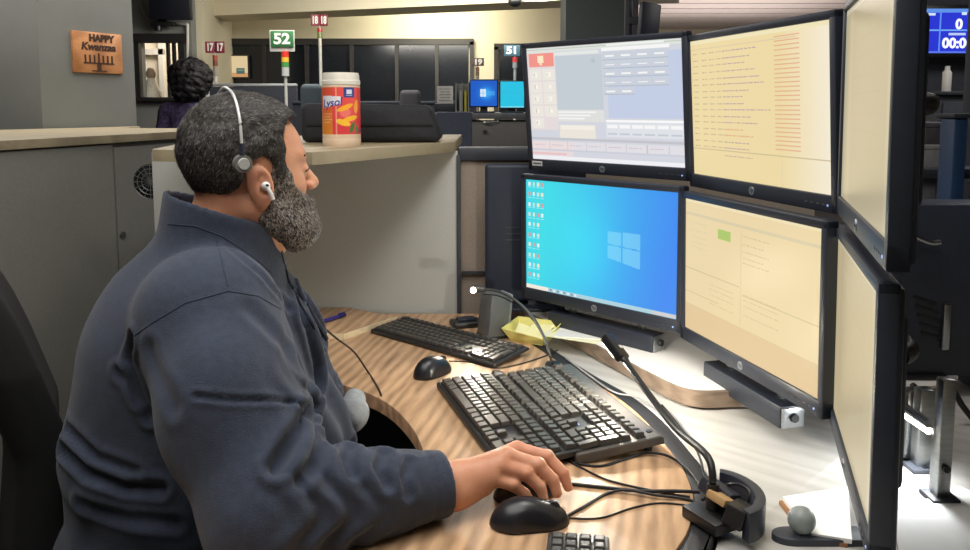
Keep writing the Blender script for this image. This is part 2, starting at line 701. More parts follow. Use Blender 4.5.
# grey column and its service strip, right of centre
a, b = GY(565, 100, 5.6), GY(624, 100, 5.6)
mb = MB(); mb.box(((a.x + b.x) / 2, 5.8, 1.31), (b.x - a.x, 0.4, 2.62)); struct('trim_2', mb, mat('column_paint', (78, 84, 84), 0.8, var=0.03))
mb = MB(); mb.box((b.x + 0.045, 5.76, 1.31), (0.09, 0.3, 2.62)); struct('trim_3', mb, mat('column_strip', (74, 72, 82), 0.7))

# grey wall at the far left with the lit opening
GWY = 7.2
wa, wb = GY(139, 42, GWY), GY(184, 99, GWY)
mb = MB()
xr = GY(192, 50, GWY).x
mb.box(((-7.1 + wa.x) / 2, GWY + 0.06, 1.31), (wa.x + 7.1, 0.12, 2.62))
mb.box(((wb.x + xr) / 2, GWY + 0.06, 1.31), (xr - wb.x, 0.12, 2.62))
mb.box(((wa.x + wb.x) / 2, GWY + 0.06, (wa.z + 2.62) / 2), (wb.x - wa.x, 0.12, 2.62 - wa.z))
mb.box(((wa.x + wb.x) / 2, GWY + 0.06, wb.z / 2), (wb.x - wa.x, 0.12, wb.z))
struct('wall_left_back', mb, M_wall_grey)
r = thing('window_3', None, None, ((wa.x + wb.x) / 2, GWY, wb.z)); r['kind'] = 'structure'
f = MB()
f.box(((wa.x + wb.x) / 2, GWY - 0.02, wa.z + 0.03), (wb.x - wa.x + 0.08, 0.06, 0.08)); f.box(((wa.x + wb.x) / 2, GWY - 0.03, wb.z), (wb.x - wa.x + 0.04, 0.1, 0.03))
f.box((wa.x, GWY - 0.02, (wa.z + wb.z) / 2), (0.03, 0.06, wa.z - wb.z)); f.box((wb.x, GWY - 0.02, (wa.z + wb.z) / 2), (0.03, 0.06, wa.z - wb.z))
put('window_frame', f, M_framedark, r)
for u in (168, 174, 180):
    q = GY(u, 70, GWY)
    f = MB(); f.box((q.x, GWY + 0.02, (wa.z + wb.z) / 2), (0.024, 0.04, wa.z - wb.z)); put('mullion', f, M_framedark, r)
# the little room behind the opening
mb = MB(); mb.box((-3.3, 8.55, 1.31), (0.9, 0.05, 2.62)); struct('wall_inner', mb, mat('inner_wall', (226, 214, 196), 0.8, var=0.02))
mb = MB(); mb.prism([(-2.63, 7.33), (-2.55, 7.33), (-2.80, 8.99), (-2.88, 8.99)], 0, 2.62); struct('wall_inner_side', mb, M_wall_cream)
mb = MB()
q0, q1 = GY(143, 52, 8.5), GY(164, 104, 8.5)
for x in (q0.x, q1.x):
    mb.box((x, 8.49, 1.1), (0.05, 0.06, 2.2))
mb.box(((q0.x + q1.x) / 2, 8.49, q0.z), (q1.x - q0.x + 0.05, 0.06, 0.06))
struct('door_1', mb, M_white)
mb = MB(); mb.box((q0.x - 0.02, 8.46, 1.55), (0.03, 0.03, 0.5)); struct('trim_4', mb, M_framedark)
area('back_room_lamp', (-3.0, 7.9, 2.45), (-3.05, 8.3, 1.4), 0.4, 14, (1.0, 0.92, 0.80))
# its sill and a pale figurine standing on it
sl = MB(); sl.box(((wa.x + wb.x) / 2, GWY + 0.18, wb.z - 0.02), (wb.x - wa.x, 0.3, 0.03)); struct('trim_5', sl, M_framedark)
fg = GY(152, 99, GWY + 0.2)
t = thing('figurine', 'pale tapered figurine standing on the sill of the lit opening at far left', 'figurine', (fg.x, fg.y, wb.z - 0.005))
mb = MB(); mb.lathe([(0, 0), (0.09, 0), (0.085, 0.06), (0.06, 0.12), (0.04, 0.17), (0.03, 0.2), (0.0, 0.2)], (fg.x, fg.y, wb.z - 0.005), 18); put('body', mb, mat('pale_ceramic', (214, 206, 190), 0.5), t)
mb = MB(); mb.lathe([(0.0, 0.2), (0.035, 0.2), (0.045, 0.24), (0.03, 0.28), (0.02, 0.29), (0.0, 0.29)], (fg.x, fg.y, wb.z - 0.005), 18); put('head', mb, mat('tan_ceramic', (160, 140, 116), 0.5), t)

# ------------------------------------------------------------------ grey wall with the greeting plaque, far left
K0 = GZ(43, 128.5, CAPZ)
sd = Vector((0.42, 0.907, 0))
r_ = px_ray(137, 129)
tt = (K0.x * r_[1] - K0.y * r_[0]) / (r_[0] * sd.y - r_[1] * sd.x)
K1 = K0 + sd * tt
K2 = K0 + Vector((-0.95, 0.3, 0)) * 1.6
bk = Vector((-0.907, 0.42, 0)) * 0.14
mb = MB(); mb.prism([K2, K0, K1, K1 + bk, K0 + bk + Vector((-0.02, 0.12, 0)), K2 + Vector((0.05, 0.2, 0))], 0, 2.62); struct('wall_side_left', mb, M_wall_grey)


def on_sign_wall(u, v, off=0.0):
    rr = px_ray(u, v)
    s_ = (K0.x * rr[1] - K0.y * rr[0]) / (rr[0] * sd.y - rr[1] * sd.x)
    q = K0 + sd * s_
    k = q.y / rr[1]
    return Vector((q.x, q.y, CAM_Z + rr[2] * k)) - bk.normalized() * off


s0, s1 = on_sign_wall(72.5, 72), on_sign_wall(120, 35)
cz = (s0.z + s1.z) / 2
sw, sh = (Vector((s1.x, s1.y)) - Vector((s0.x, s0.y))).length, s1.z - s0.z
cen = (s0 + s1) / 2 - bk.normalized() * 0.012
sang = math.atan2(sd.y, sd.x)
sg = thing('greeting_plaque', 'square wooden greeting plaque with dark lettering and candle holder on grey wall', 'sign', (cen.x, cen.y, s0.z), (0, 0, sang))
M_board = wood_mat('plaque_wood', (176, 116, 70), (214, 150, 98), 2.0, 0.55, (1, 1, 3), 0.0, 0.05)
mb = MB(); mb.box((0, 0.008, sh / 2), (sw, 0.016, sh), bevel=0.003); put('board', mb, M_board, sg, False)
M_ink = mat('dark_brown_ink', (66, 40, 24), 0.7)


def flat_text(s, size, m, parent, loc, rot=(math.pi / 2, 0, 0), name='lettering', bold=0.0, extrude=0.0006, shear=0.0, space=1.0, scale=(1, 1, 1), align='CENTER'):
    me = text_mesh(s, size, extrude, bold, align=align, shear=shear, space=space)
    me.transform(Matrix.Diagonal((scale[0], scale[1], scale[2], 1)))
    o = put(name, me, m, parent, False)
    o.location = loc
    o.rotation_euler = rot
    return o


flat_text('HAPPY', sh * 0.23, M_ink, sg, (0.02, -0.0012, sh * 0.85), scale=(sw / sh * 0.72, 1, 1), bold=0.003)
flat_text('Kwanzaa', sh * 0.25, M_ink, sg, (0.0, -0.0012, sh * 0.64), shear=0.2, scale=(sw / sh * 0.78, 1, 1), bold=0.002)
mb = MB()
mb.box((0, -0.001, sh * 0.24), (sw * 0.62, 0.002, sh * 0.035)); mb.box((0, -0.001, sh * 0.14), (sw * 0.08, 0.002, sh * 0.2)); mb.box((0, -0.001, sh * 0.05), (sw * 0.3, 0.002, sh * 0.03))
for k in range(7):
    hh = 0.24 if k == 3 else 0.19
    mb.box((sw * (-0.27 + 0.09 * k), -0.001, sh * (0.25 + hh / 2)), (sw * 0.03, 0.002, sh * hh))
put('candle_holder_print', mb, M_ink, sg, False)

# ------------------------------------------------------------------ grey cabinet and counter at the left
c1 = GZ(113, 134.5, CAPZ)
cd = Vector((0.20, 0.98, 0)).normalized()
nrm = Vector((cd.y, -cd.x, 0))                         # out of the cabinet front
cA = c1 - cd * 1.3
cB = c1 + cd * 0.85
body = thing('storage_cabinet', 'long low grey storage cabinet with a locked door, below the plaque wall', 'cabinet', (c1.x, c1.y, 0))
inn = -nrm
far1 = K0 + (K0 - K1).normalized() * 0.6
mb = MB(); mb.prism([cA + inn * 0.02, cB + inn * 0.02, cB + inn * 0.5, cA + inn * 0.5], 0.0, CAPZ - 0.032); put('carcass', mb, M_cab, body)
cang = math.atan2(cd.y, cd.x)


def cab_panel(name, t0, t1, z0, z1, m=M_cab, th=0.019):
    q = c1 + cd * ((t0 + t1) / 2) + inn * (0.0105)
    b_ = MB(); b_.box((q.x, q.y, (z0 + z1) / 2), (t1 - t0 - 0.006, th, z1 - z0), (0, 0, cang), bevel=0.002)
    return put(name, b_, m, body)


cab_panel('side_panel', -1.3, -0.001, 0.06, CAPZ - 0.036)
dr = cab_panel('door', 0.004, 0.845, 0.06, CAPZ - 0.048)
rr = px_ray(122, 235)
ls_ = (c1.x * rr[1] - c1.y * rr[0]) / (rr[0] * cd.y - rr[1] * cd.x)
lk = c1 + cd * ls_
kk = lk.y / rr[1]
mb = MB(); mb.cyl((lk.x - nrm.x * 0.002, lk.y - nrm.y * 0.002, CAM_Z + rr[2] * kk), (lk.x + nrm.x * 0.008, lk.y + nrm.y * 0.008, CAM_Z + rr[2] * kk), 0.014, 0.013, 20); lo_ = put('lock', mb, M_metal, body)
lo_['label'] = 'round metal lock'
ct = thing('counter_top', 'tan laminate counter top above the grey cabinet at left', 'counter', (c1.x, c1.y, CAPZ - 0.03))
mb = MB(); mb.prism([cA + nrm * 0.012, cB + nrm * 0.012, cB + inn * 0.6, K1 - bk * 0.15, K0 - bk * 0.15, K0 - bk * 0.15 + (K0 - K1).normalized() * 1.6, cA + inn * 0.9], CAPZ - 0.03, CAPZ, bevel=0.004); put('slab', mb, M_cap, ct)

# dark fan peeping out beside the grey panel
fx = GY(154, 181, 2.62)
fan = thing('fan', 'dark round wire guard fan half hidden behind the grey partition end', 'fan', (fx.x, fx.y, 0))
mb = MB(); mb.lathe([(0, 0), (0.15, 0), (0.15, 0.02), (0.03, 0.035), (0, 0.035)], (fx.x, fx.y, 0), 28); put('base', mb, M_black, fan)
mb = MB(); mb.cyl((fx.x, fx.y + 0.02, 0.03), (fx.x, fx.y + 0.02, fx.z - 0.02), 0.012); put('pole', mb, M_black, fan)
gd = MB()
for rr in (0.055, 0.042, 0.028):
    gd.tube([(fx.x + rr * math.cos(a), fx.y - 0.03, fx.z + rr * math.sin(a)) for a in np.linspace(0, 2 * math.pi, 25)], 0.0015, 6, smooth=0)
for a in np.linspace(0, math.pi, 9)[:-1]:
    gd.cyl((fx.x - 0.056 * math.cos(a), fx.y - 0.03, fx.z - 0.056 * math.sin(a)), (fx.x + 0.056 * math.cos(a), fx.y - 0.03, fx.z + 0.056 * math.sin(a)), 0.0012, n=6)
put('guard', gd, mat('guard_wire', (120, 122, 122), 0.4, 0.5), fan)
mb = MB(); mb.cyl((fx.x, fx.y - 0.022, fx.z), (fx.x, fx.y + 0.03, fx.z), 0.058, 0.045, 28); put('motor_housing', mb, M_black, fan)
for k in range(4):
    a = k * math.pi / 2 + 0.4
    mb = MB(); mb.box((fx.x + 0.028 * math.cos(a), fx.y - 0.027, fx.z + 0.028 * math.sin(a)), (0.04, 0.003, 0.018), (0.3, -a, 0)); put('blade', mb, M_black, fan)

# ------------------------------------------------------------------ partition behind the desk
WY = 2.36
pt = thing('partition', 'grey fabric partition behind the desk with a tan counter cap', 'partition', (-0.5, WY, 0))
xl = GY(153, 200, WY).x
mb = MB(); mb.box(((xl - 0.08) / 2, WY + 0.03, (CAPZ - 0.03) / 2), (-0.08 - xl, 0.06, CAPZ - 0.03), bevel=0.004); put('panel', mb, M_part, pt)
e0, e1, e2 = GZ(455, 141.5, CAPZ), GZ(312, 152, CAPZ), GZ(152, 149, CAPZ)
mb = MB(); mb.prism([e0, e1, e2, (e2.x - 0.12, WY + 0.3), (e2.x - 0.1, WY + 0.45), (-0.085, WY + 0.62)][::-1], CAPZ - 0.03, CAPZ, bevel=0.003); put('cap', mb, M_cap, pt)

p2 = thing('partition', 'taupe fabric partition with a dark top rail behind the monitors', 'partition', (0.3, WY + 0.05, 0))
mb = MB(); mb.box((0.46, WY + 0.05, 0.62), (1.07, 0.05, 1.24), (0, 0, 0.02)); put('panel', mb, M_part2, p2)
mb = MB(); mb.box((0.46, WY + 0.05, 1.262), (1.08, 0.075, 0.04), (0, 0, 0.02), bevel=0.006); put('top_rail', mb, M_darkrail, p2)
mb = MB(); mb.box((-0.078, WY + 0.02, 0.63), (0.012, 0.06, 1.26), bevel=0.002); put('corner_post', mb, M_darkrail, p2)
mb = MB(); mb.box((0.46, WY + 0.018, 0.905), (1.06, 0.012, 0.008), (0, 0, 0.02)); put('seam_strip', mb, M_darkrail, p2)

# ================================================================== DESK
M_desk = wood_mat('oak_laminate', (142, 110, 82), (212, 174, 136), 12.0, 0.5, (1.0, 0.16, 1), math.radians(12), 0.12, 0.30, 0.75)
M_white_lam = wood_mat('pale_grey_laminate', (168, 166, 160), (188, 186, 181), 7.0, 0.45, (1.0, 0.15, 1), math.radians(-50), 0.02, 0.3, 0.7)
M_rubber = mat('black_edge_rubber', (34, 35, 38), 0.6, var=0.05)


def smooth_poly(pts, n=6):
    P = [Vector((p[0], p[1], 0)) for p in pts]
    out = []
    for i in range(len(P) - 1):
        a, b, c_, d_ = P[max(0, i - 1)], P[i], P[i + 1], P[min(len(P) - 1, i + 2)]
        for k in range(n):
            t = k / n
            out.append(0.5 * ((2 * b) + (c_ - a) * t + (2 * a - 5 * b + 4 * c_ - d_) * t * t + (-a + 3 * b - 3 * c_ + d_) * t ** 3))
    out.append(P[-1])
    return [(p.x, p.y) for p in out]


cut = [GZ(u, v, DZ) for u, v in ((365, 392), (390, 405), (410, 425), (421, 445), (423, 462))]
cut = smooth_poly([(-0.8, 1.86), (-0.5, 1.82), (-0.36, 1.745)] + [(p.x, p.y) for p in cut] + [(-0.125, 1.25), (-0.17, 1.16), (-0.24, 1.08), (-0.36, 1.0), (-0.52, 0.93), (-0.7, 0.90)])
edge = [GZ(u, v, DZ) for u, v in ((540, 352), (578, 374), (616, 396), (645, 420), (670, 450), (684, 470), (694, 500), (688, 530), (672, 560))]
edge = smooth_poly([(0.0, WY - 0.03), (0.07, 2.15)] + [(p.x, p.y) for p in edge[1:]] + [(0.26, 0.97), (0.2, 0.85), (0.1, 0.7)])
dk = thing('desk', 'wood grain console desk with a curved cutout and black rubber edge under the keyboards', 'desk', (-0.1, 1.6, 0))
mb = MB(); mb.prism(cut + [(-0.7, 0.7)] + edge[::-1] + [(-0.8, WY - 0.03)], DZ - 0.03, DZ, bevel=0.002)
put('desk_top', mb, M_desk, dk)
rim = []
for i, p in enumerate(edge):
    a = Vector(edge[max(0, i - 1)]); b = Vector(edge[min(len(edge) - 1, i + 1)])
    tq = (b - a).normalized()
    rim.append((p[0] + 0.036 * -tq.y * -1 * -1, p[1] + 0.036 * tq.x))
mb = MB(); mb.prism([(p[0] + 0.0005, p[1]) for p in edge] + rim[::-1], DZ - 0.034, DZ - 0.003, bevel=0.003); put('edge_bumper', mb, M_rubber, dk)
for x, y in ((0.1, 2.2), (-0.7, 2.2), (0.1, 0.95)):
    mb = MB(); mb.box((x, y, (DZ - 0.03) / 2), (0.07, 0.07, DZ - 0.03), bevel=0.004); put('leg', mb, M_darkrail, dk)
mb = MB(); mb.box((-0.33, 2.25, 0.45), (0.9, 0.03, 0.5)); put('modesty_panel', mb, M_darkrail, dk)

WZ = DZ - 0.012
wt = thing('monitor_worktop', 'pale grey laminate worktop under the monitor array, brightly lit', 'worktop', (0.8, 1.5, 0))
off = [(p[0] + (rim[i][0] - p[0]) * 1.15, p[1] + (rim[i][1] - p[1]) * 1.15) for i, p in enumerate(edge)]
mb = MB(); mb.prism([p for p in off if p[1] < WY - 0.06] + [(0.15, 0.55), (1.6, 0.55), (1.6, WY - 0.03), (off[0][0] + 0.06, WY - 0.03)], WZ - 0.03, WZ, bevel=0.002); put('top', mb, M_white_lam, wt)
for x, y in ((1.5, 0.65), (1.5, 2.2), (0.55, 0.65), (0.45, 2.2)):
    mb = MB(); mb.box((x, y, (WZ - 0.03) / 2), (0.08, 0.08, WZ - 0.03), bevel=0.004); put('leg', mb, M_darkrail, wt)

RZ = WZ + 0.04
fr = [GZ(u, v, RZ) for u, v in ((512, 306), (560, 327), (600, 347), (640, 368), (672, 384), (690, 390), (710, 392), (745, 391))]
rs = thing('riser_shelf', 'white riser shelf with a wood brown front edge below the monitors', 'shelf', (0.5, 2.0, WZ))
fl = smooth_poly([(p.x, p.y) for p in fr] + [(0.9, fr[-1].y + 0.01), (1.0, fr[-1].y + 0.06)], 4)
back = [(1.02, WY - 0.04), (0.13, WY - 0.04)]
mb = MB(); mb.prism([(p[0], p[1] + 0.012) for p in fl] + back, WZ + 0.008, RZ, bevel=0.002); put('top', mb, mat('white_laminate', (236, 234, 228), 0.4, var=0.02, scale=10), rs)
mb = MB(); mb.prism(fl + [(p[0], p[1] + 0.013) for p in fl[::-1]], WZ + 0.006, RZ - 0.001); put('front_edge', mb, wood_mat('brown_edge', (122, 104, 88), (150, 130, 112), 5, 0.5, (1, 1, 6), 0.4, 0.03), rs)
for x, y in ((0.5, 1.8), (0.95, 1.9), (0.35, 2.2), (0.95, 2.2)):
    mb = MB(); mb.cyl((x, y, WZ), (x, y, WZ + 0.009), 0.03); put('foot', mb, M_black, rs)

# raised wood board at the far corner, with the pen
bz = DZ + 0.014
bp = [GZ(u, v, bz) for u, v in ((286, 330), (343, 334), (396, 316.5), (350, 306))]
bd = thing('wood_board', 'flat wooden board with a pale edge at the far left corner of the desk', 'board', (bp[1].x, bp[1].y, DZ))
mb = MB(); mb.prism([(bp[0].x, bp[0].y), (bp[1].x, bp[1].y), (bp[2].x, bp[2].y), (bp[3].x, min(bp[3].y, WY - 0.01)), (bp[0].x, min(bp[3].y, WY - 0.01))], DZ, bz - 0.001, bevel=0.001); put('slab', mb, M_desk, bd)
mb = MB()
a, b = bp[1], bp[2]; dd = (b - a).normalized(); nn = Vector((dd.y, -dd.x, 0)) * 0.004
mb.prism([a + nn, b + nn, b, a], DZ, bz); mb.prism([bp[0] + Vector((0, -0.004, 0)), a + Vector((0, -0.004, 0)), a, bp[0]], DZ, bz)
put('edge_strip', mb, mat('cream_edge', (236, 220, 184), 0.5), bd)
a, b = GZ(321, 324, bz), GZ(345, 316.5, bz)
pn = thing('pen', 'blue violet pen lying on the wooden board', 'pen', (a.x, a.y, bz))
M_pen = mat('violet_plastic', (62, 56, 140), 0.35)
e = a + (b - a) * 0.72
mb = MB(); mb.cyl((a.x, a.y, bz + 0.006), (e.x, e.y, bz + 0.006), 0.0055, n=14); put('barrel', mb, M_pen, pn)
mb = MB(); mb.cyl((e.x, e.y, bz + 0.006), (b.x, b.y, bz + 0.006), 0.0065, 0.0055, n=14); mb.box(((e.x + b.x) / 2, (e.y + b.y) / 2, bz + 0.0135), ((b - e).length, 0.003, 0.002), (0, 0, math.atan2((b - e).y, (b - e).x))); put('cap', mb, mat('dark_violet_plastic', (44, 40, 110), 0.35), pn)

# ================================================================== MONITORS
SW, SH, BS, BT, BB = 0.474, 0.296, 0.016, 0.015, 0.031


def cvs(w, h, c):
    return np.ones((h, w, 3)) * np.array(c, float)


def rect(im, x0, y0, x1, y1, c, k=1.0):
    h, w = im.shape[:2]
    a, b, e, f = int(round(x0 * w)), int(round(x1 * w)), int(round(y0 * h)), int(round(y1 * h))
    b = max(b, a + 1); f = max(f, e + 1)
    im[e:f, a:b] = im[e:f, a:b] * (1 - k) + np.array(c, float) * k


def dashes(im, x0, x1, y, c, k=0.6, seed=0):
    r = np.random.default_rng(seed)
    x = x0
    while x < x1:
        l = r.uniform(0.008, 0.03)
        rect(im, x, y, min(x1, x + l), y + 0.006, c, k)
        x += l + 0.006


def paint_dispatch():
    im = cvs(230, 144, (214, 217, 226))
    rect(im, 0, 0, 1, .04, (226, 230, 224)); rect(im, 0, .015, 1, .022, (196, 204, 196)); rect(im, .2, .05, .5, .075, (232, 236, 232)); rect(im, .55, 0.01, .9, .02, (245, 248, 245))
    rect(im, 0, .04, .205, .73, (232, 222, 222)); rect(im, .012, .05, .195, .165, (246, 150, 140)); rect(im, .08, .07, .12, .13, (255, 238, 200)); rect(im, .09, .13, .11, .15, (250, 228, 200))
    for r in range(5):
        for k in range(2):
            if r == 4 and k:
                continue
            rect(im, .012 + k * .098, .19 + r * .108, .1 + k * .098, .285 + r * .108, (238, 234, 226)); rect(im, .04 + k * .098, .215 + r * .108, .07 + k * .098, .255 + r * .108, (252, 248, 236)); rect(im, .045 + k * .098, .22 + r * .108, .05 + k * .098, .25 + r * .108, (206, 200, 190))
    rect(im, .205, .08, .52, .55, (199, 208, 216)); rect(im, .55, .08, 1, .62, (198, 208, 232)); rect(im, .45, .12, .48, .15, (186, 196, 206))
    rect(im, .52, .035, .93, .06, (250, 250, 250))
    for r in range(5):
        for k in range(4):
            if r == 4 and k > 1:
                continue
            x, y = .525 + k * .1, .07 + r * .072
            rect(im, x, y, x + .097, y + .066, (206, 212, 222)); rect(im, x + .02, y + .03, x + .075, y + .042, (250, 250, 250)); rect(im, x, y + .06, x + .097, y + .066, (180, 188, 200))
    rect(im, .205, .55, .52, .65, (226, 226, 224)); [rect(im, .21, .56 + q * .03, .47 - q * .04, .575 + q * .03, (248, 248, 246)) for q in range(3)]
    rect(im, .215, .68, .46, .80, (238, 232, 222)); rect(im, .22, .69, .45, .72, (246, 242, 232))
    rect(im, .53, .63, 1, .655, (252, 252, 252)); rect(im, .53, .66, 1, .78, (226, 230, 236))
    for k in range(6):
        rect(im, .54 + k * .077, .675, .605 + k * .077, .70, (250, 250, 250)); rect(im, .54 + k * .077, .74, .60 + k * .077, .755, (196, 204, 214))
    rect(im, 0, .80, 1, .82, (196, 198, 204)); rect(im, 0, .83, 1, .9, (228, 226, 232)); rect(im, 0, .83, .3, .97, (242, 222, 220), .7)
    for k in range(7):
        rect(im, .13 + k * .13, .835, .135 + k * .13, .9, (200, 200, 210)); dashes(im, .02 + k * .13, .1 + k * .13, .86, (190, 160, 165), .5, k)
    rect(im, 0, .905, 1, .92, (206, 208, 220)); rect(im, 0, .935, .25, .95, (240, 170, 170), .6); rect(im, 0, .965, 1, 1, (244, 244, 248))
    return im


def paint_log():
    im = cvs(230, 144, (240, 220, 166))
    xs = np.linspace(0, 1, 230)[None, :, None]
    im = im + np.array([8, 18, 50.]) * np.clip((xs - .7) / .3, 0, 1)
    rect(im, 0, 0, 1, .03, (244, 232, 190)); rect(im, 0, .06, .8, .066, (226, 206, 170))
    for k, y in enumerate(np.linspace(.1, .78, 16)):
        for x in (.02, .1, .165, .225):
            dashes(im, x, x + .045, y, (176, 160, 130), .7, k * 7 + int(x * 100))
        l = (.52, .42, .34, .5, .55, .62, .4, .3, .33, .7, .42, .52, .3, .45, .4, .4)[k]
        dashes(im, .28, .28 + l * .5, y, (168, 140, 168) if k not in (12, 13) else (224, 150, 120), .75, k)
    for k, y in enumerate(np.linspace(.05, .76, 26)):
        rect(im, .66, y, .82, y + .006, (226, 160, 130), .75)
    rect(im, 0, .8, 1, .808, (206, 190, 150)); dashes(im, .28, .5, .83, (170, 150, 160), .7, 3); rect(im, .7, .83, .706, 1, (230, 214, 170))
    return im


def paint_desktop():
    w, h = 230, 144
    x, y = np.meshgrid(np.linspace(0, 1, w), np.linspace(0, 1, h))
    t = np.clip((x - .12 + .12 * (y - .5)) / .85, 0, 1)[..., None]
    im = (1 - t) * np.array([62, 222, 236.]) + t * np.array([58, 140, 246.])
    g = np.exp(-((x - .45) ** 2 / .05 + (y - .55) ** 2 / .2))[..., None]
    im = im + g * np.array([0, 26, 10.])
    # four pale panes in slight perspective
    yt = .375 - (x - .58) * .05; yb = .60 + (x - .58) * .28
    inside = (x > .58) & (x < .785) & (y > yt + .0) & (y < yb)
    cross = (np.abs(x - .672) < .004) | (np.abs(y - (.485 + (x - .58) * .09)) < .005)
    im[inside & ~cross] = im[inside & ~cross] * .45 + np.array([150, 226, 255.]) * .55
    ray = (np.abs(y - (.36 - (.58 - x) * .4)) < .006) & (x > .1) & (x < .58)
    for r in range(10):
        for k in range(4):
            if r > 3 and k == 3:
                continue
            px_, py_ = .018 + k * .032, .02 + r * .093
            rect(im, px_, py_, px_ + .016, py_ + .035, [(236, 244, 244), (210, 232, 220), (244, 236, 200), (220, 160, 160)][(r * 3 + k * 5 + (r == 2) * 2) % 4]); rect(im, px_ - .004, py_ + .045, px_ + .02, py_ + .052, (214, 246, 250), .7)
    rect(im, 0, .963, 1, 1, (176, 214, 226)); rect(im, 0, .963, .165, 1, (248, 240, 226))
    for k in range(8):
        rect(im, .18 + k * .025, .972, .193 + k * .025, .99, (236, 244, 246) if k % 2 else (120, 150, 180))
    rect(im, .86, .97, .99, .99, (240, 206, 196), .7)
    return im


def paint_form():
    im = cvs(230, 144, (238, 216, 168))
    y = np.linspace(0, 1, 144)[:, None, None]
    rect(im, 0, .8, 1, 1, (228, 200, 152)); rect(im, 0, .10, 1, .12, (222, 206, 168)); rect(im, 0, .0, 1, .02, (244, 228, 186))
    rect(im, .29, .165, .395, .235, (176, 202, 104))
    for k, q in enumerate((.17, .22, .27, .31, .35)):
        dashes(im, .49, .68 - .04 * (k % 2), q, (206, 188, 140), .8, k); dashes(im, .06, .2, q, (220, 202, 156), .6, k + 9)
    rect(im, .475, .14, .482, .78, (226, 208, 162)); rect(im, .0, .52, .47, .528, (212, 190, 140)); rect(im, .49, .57, 1, .575, (214, 194, 144))
    for k, q in enumerate((.58, .62, .66, .72)):
        dashes(im, .22, .42, q, (210, 188, 140), .7, k + 20); dashes(im, .5, .75, q - .02, (212, 190, 142), .7, k + 30)
    rect(im, .0, .7, .3, .706, (216, 196, 148))
    return im


def paint_side(k):
    im = cvs(120, 75, (206, 190, 152) if k else (202, 188, 152))
    rect(im, 0, 0, .12, 1, (198, 190, 156), .6); rect(im, .12, 0, .2, 1, (222, 200, 158), .6)
    rect(im, 0, 0, 1, .02, (222, 212, 184))
    for q in np.linspace(.1, .7, 8):
        dashes(im, .25, .8, q, (192, 174, 136), .25, int(q * 100))
    rect(im, .9, 0, 1, 1, (216, 206, 174), .5)
    return im


M_screen = attr_mat('backlit_screen', 0.35, emit=0.95, base=0, spec=0.3)
M_screen_dim = attr_mat('backlit_screen_grazing', 0.3, emit=0.72, base=0, spec=0.4)
M_bez = mat('monitor_bezel', (44, 49, 60), 0.4, var=0.03, scale=50, bump=0.03, bscale=1200)
M_bez_grey = mat('monitor_bezel_satin', (70, 80, 84), 0.35, var=0.03, scale=50)
M_logo = mat('silver_logo', (170, 176, 184), 0.35, 0.6)


def monitor(label, pos, yaw, tilt, img, mscr, sticker=False):
    R = Matrix.Rotation(math.radians(yaw), 4, 'Z') @ Matrix.Rotation(math.radians(tilt), 4, 'X')
    base = Vector(pos) + Vector((0, 0, CAM_Z)) + R @ Vector((0, 0, -SH / 2 - BB))
    r = thing('monitor', label, 'monitor', base, (math.radians(tilt), 0, math.radians(yaw)), 'monitors of the six screen array')
    W, Hh = SW + 2 * BS, SH + BT + BB
    f = MB()
    f.box((0, 0.008, BB / 2), (W, 0.024, BB), bevel=0.003)
    f.box((0, 0.008, Hh - BT / 2), (W, 0.024, BT), bevel=0.003)
    for s in (-1, 1):
        f.box((s * (W / 2 - BS / 2), 0.008, Hh / 2), (BS, 0.024, Hh), bevel=0.003)
    put('bezel', f, M_bez, r, False)
    b = MB(); b.box((0, 0.016, Hh / 2), (W - 0.012, 0.022, Hh - 0.012), bevel=0.006); b.box((0, 0.034, Hh / 2), (W * 0.66, 0.024, Hh * 0.66), bevel=0.010, seg=3); b.box((0, 0.049, Hh / 2), (0.12, 0.012, 0.12), bevel=0.003)
    rh = put('rear_housing', b, M_bez, r, False)
    v = MB()
    for k in range(10):
        v.box((-0.11 + k * 0.024, 0.0465, Hh * 0.72), (0.012, 0.002, 0.03))
    put('vent_slots', v, M_black, rh, False)
    me = grid_mesh('screen', img, lambda s, t: np.stack([(s - .5) * SW, np.full_like(s, 0.0005), BB + t * SH], 1))
    put('screen', me, mscr, r, False)
    lg = MB(); lg.cyl((0, -0.0035, BB * 0.5), (0, -0.0055, BB * 0.5), 0.0085, 0.0085, 24); lo = put('logo', lg, M_logo, r, False); lo['label'] = 'round silver logo'
    flat_text('hp', 0.013, mat('logo_dark', (40, 44, 54), 0.5), lo, (0, -0.0056, BB * 0.53), name='lettering', extrude=0.0003, shear=0.3)
    bt = MB()
    for k in range(4):
        bt.box((W * 0.34 + k * 0.016, -0.0035, BB * 0.42), (0.009, 0.003, 0.004), bevel=0.001)
    put('button_row', bt, M_darkrail, r, False)
    ld = MB(); ld.cyl((W * 0.455, -0.0035, BB * 0.42), (W * 0.455, -0.005, BB * 0.42), 0.002, n=10); put('power_light', ld, mat('power_light', (170, 190, 220), 0.4, emit=(150, 180, 255), estr=0.6), r, False)
    if sticker:
        st = MB(); st.box((-SW / 2 + 0.018, -0.0042, BB * 0.62), (0.036, 0.0006, 0.013)); so = put('sticker', st, mat('sticker_paper', (214, 214, 216), 0.7), r, False)
        l2 = MB(); l2.box((-SW / 2 + 0.018, -0.0048, BB * 0.62), (0.028, 0.0004, 0.003)); put('print_line', l2, M_darkrail, so, False)
    return r


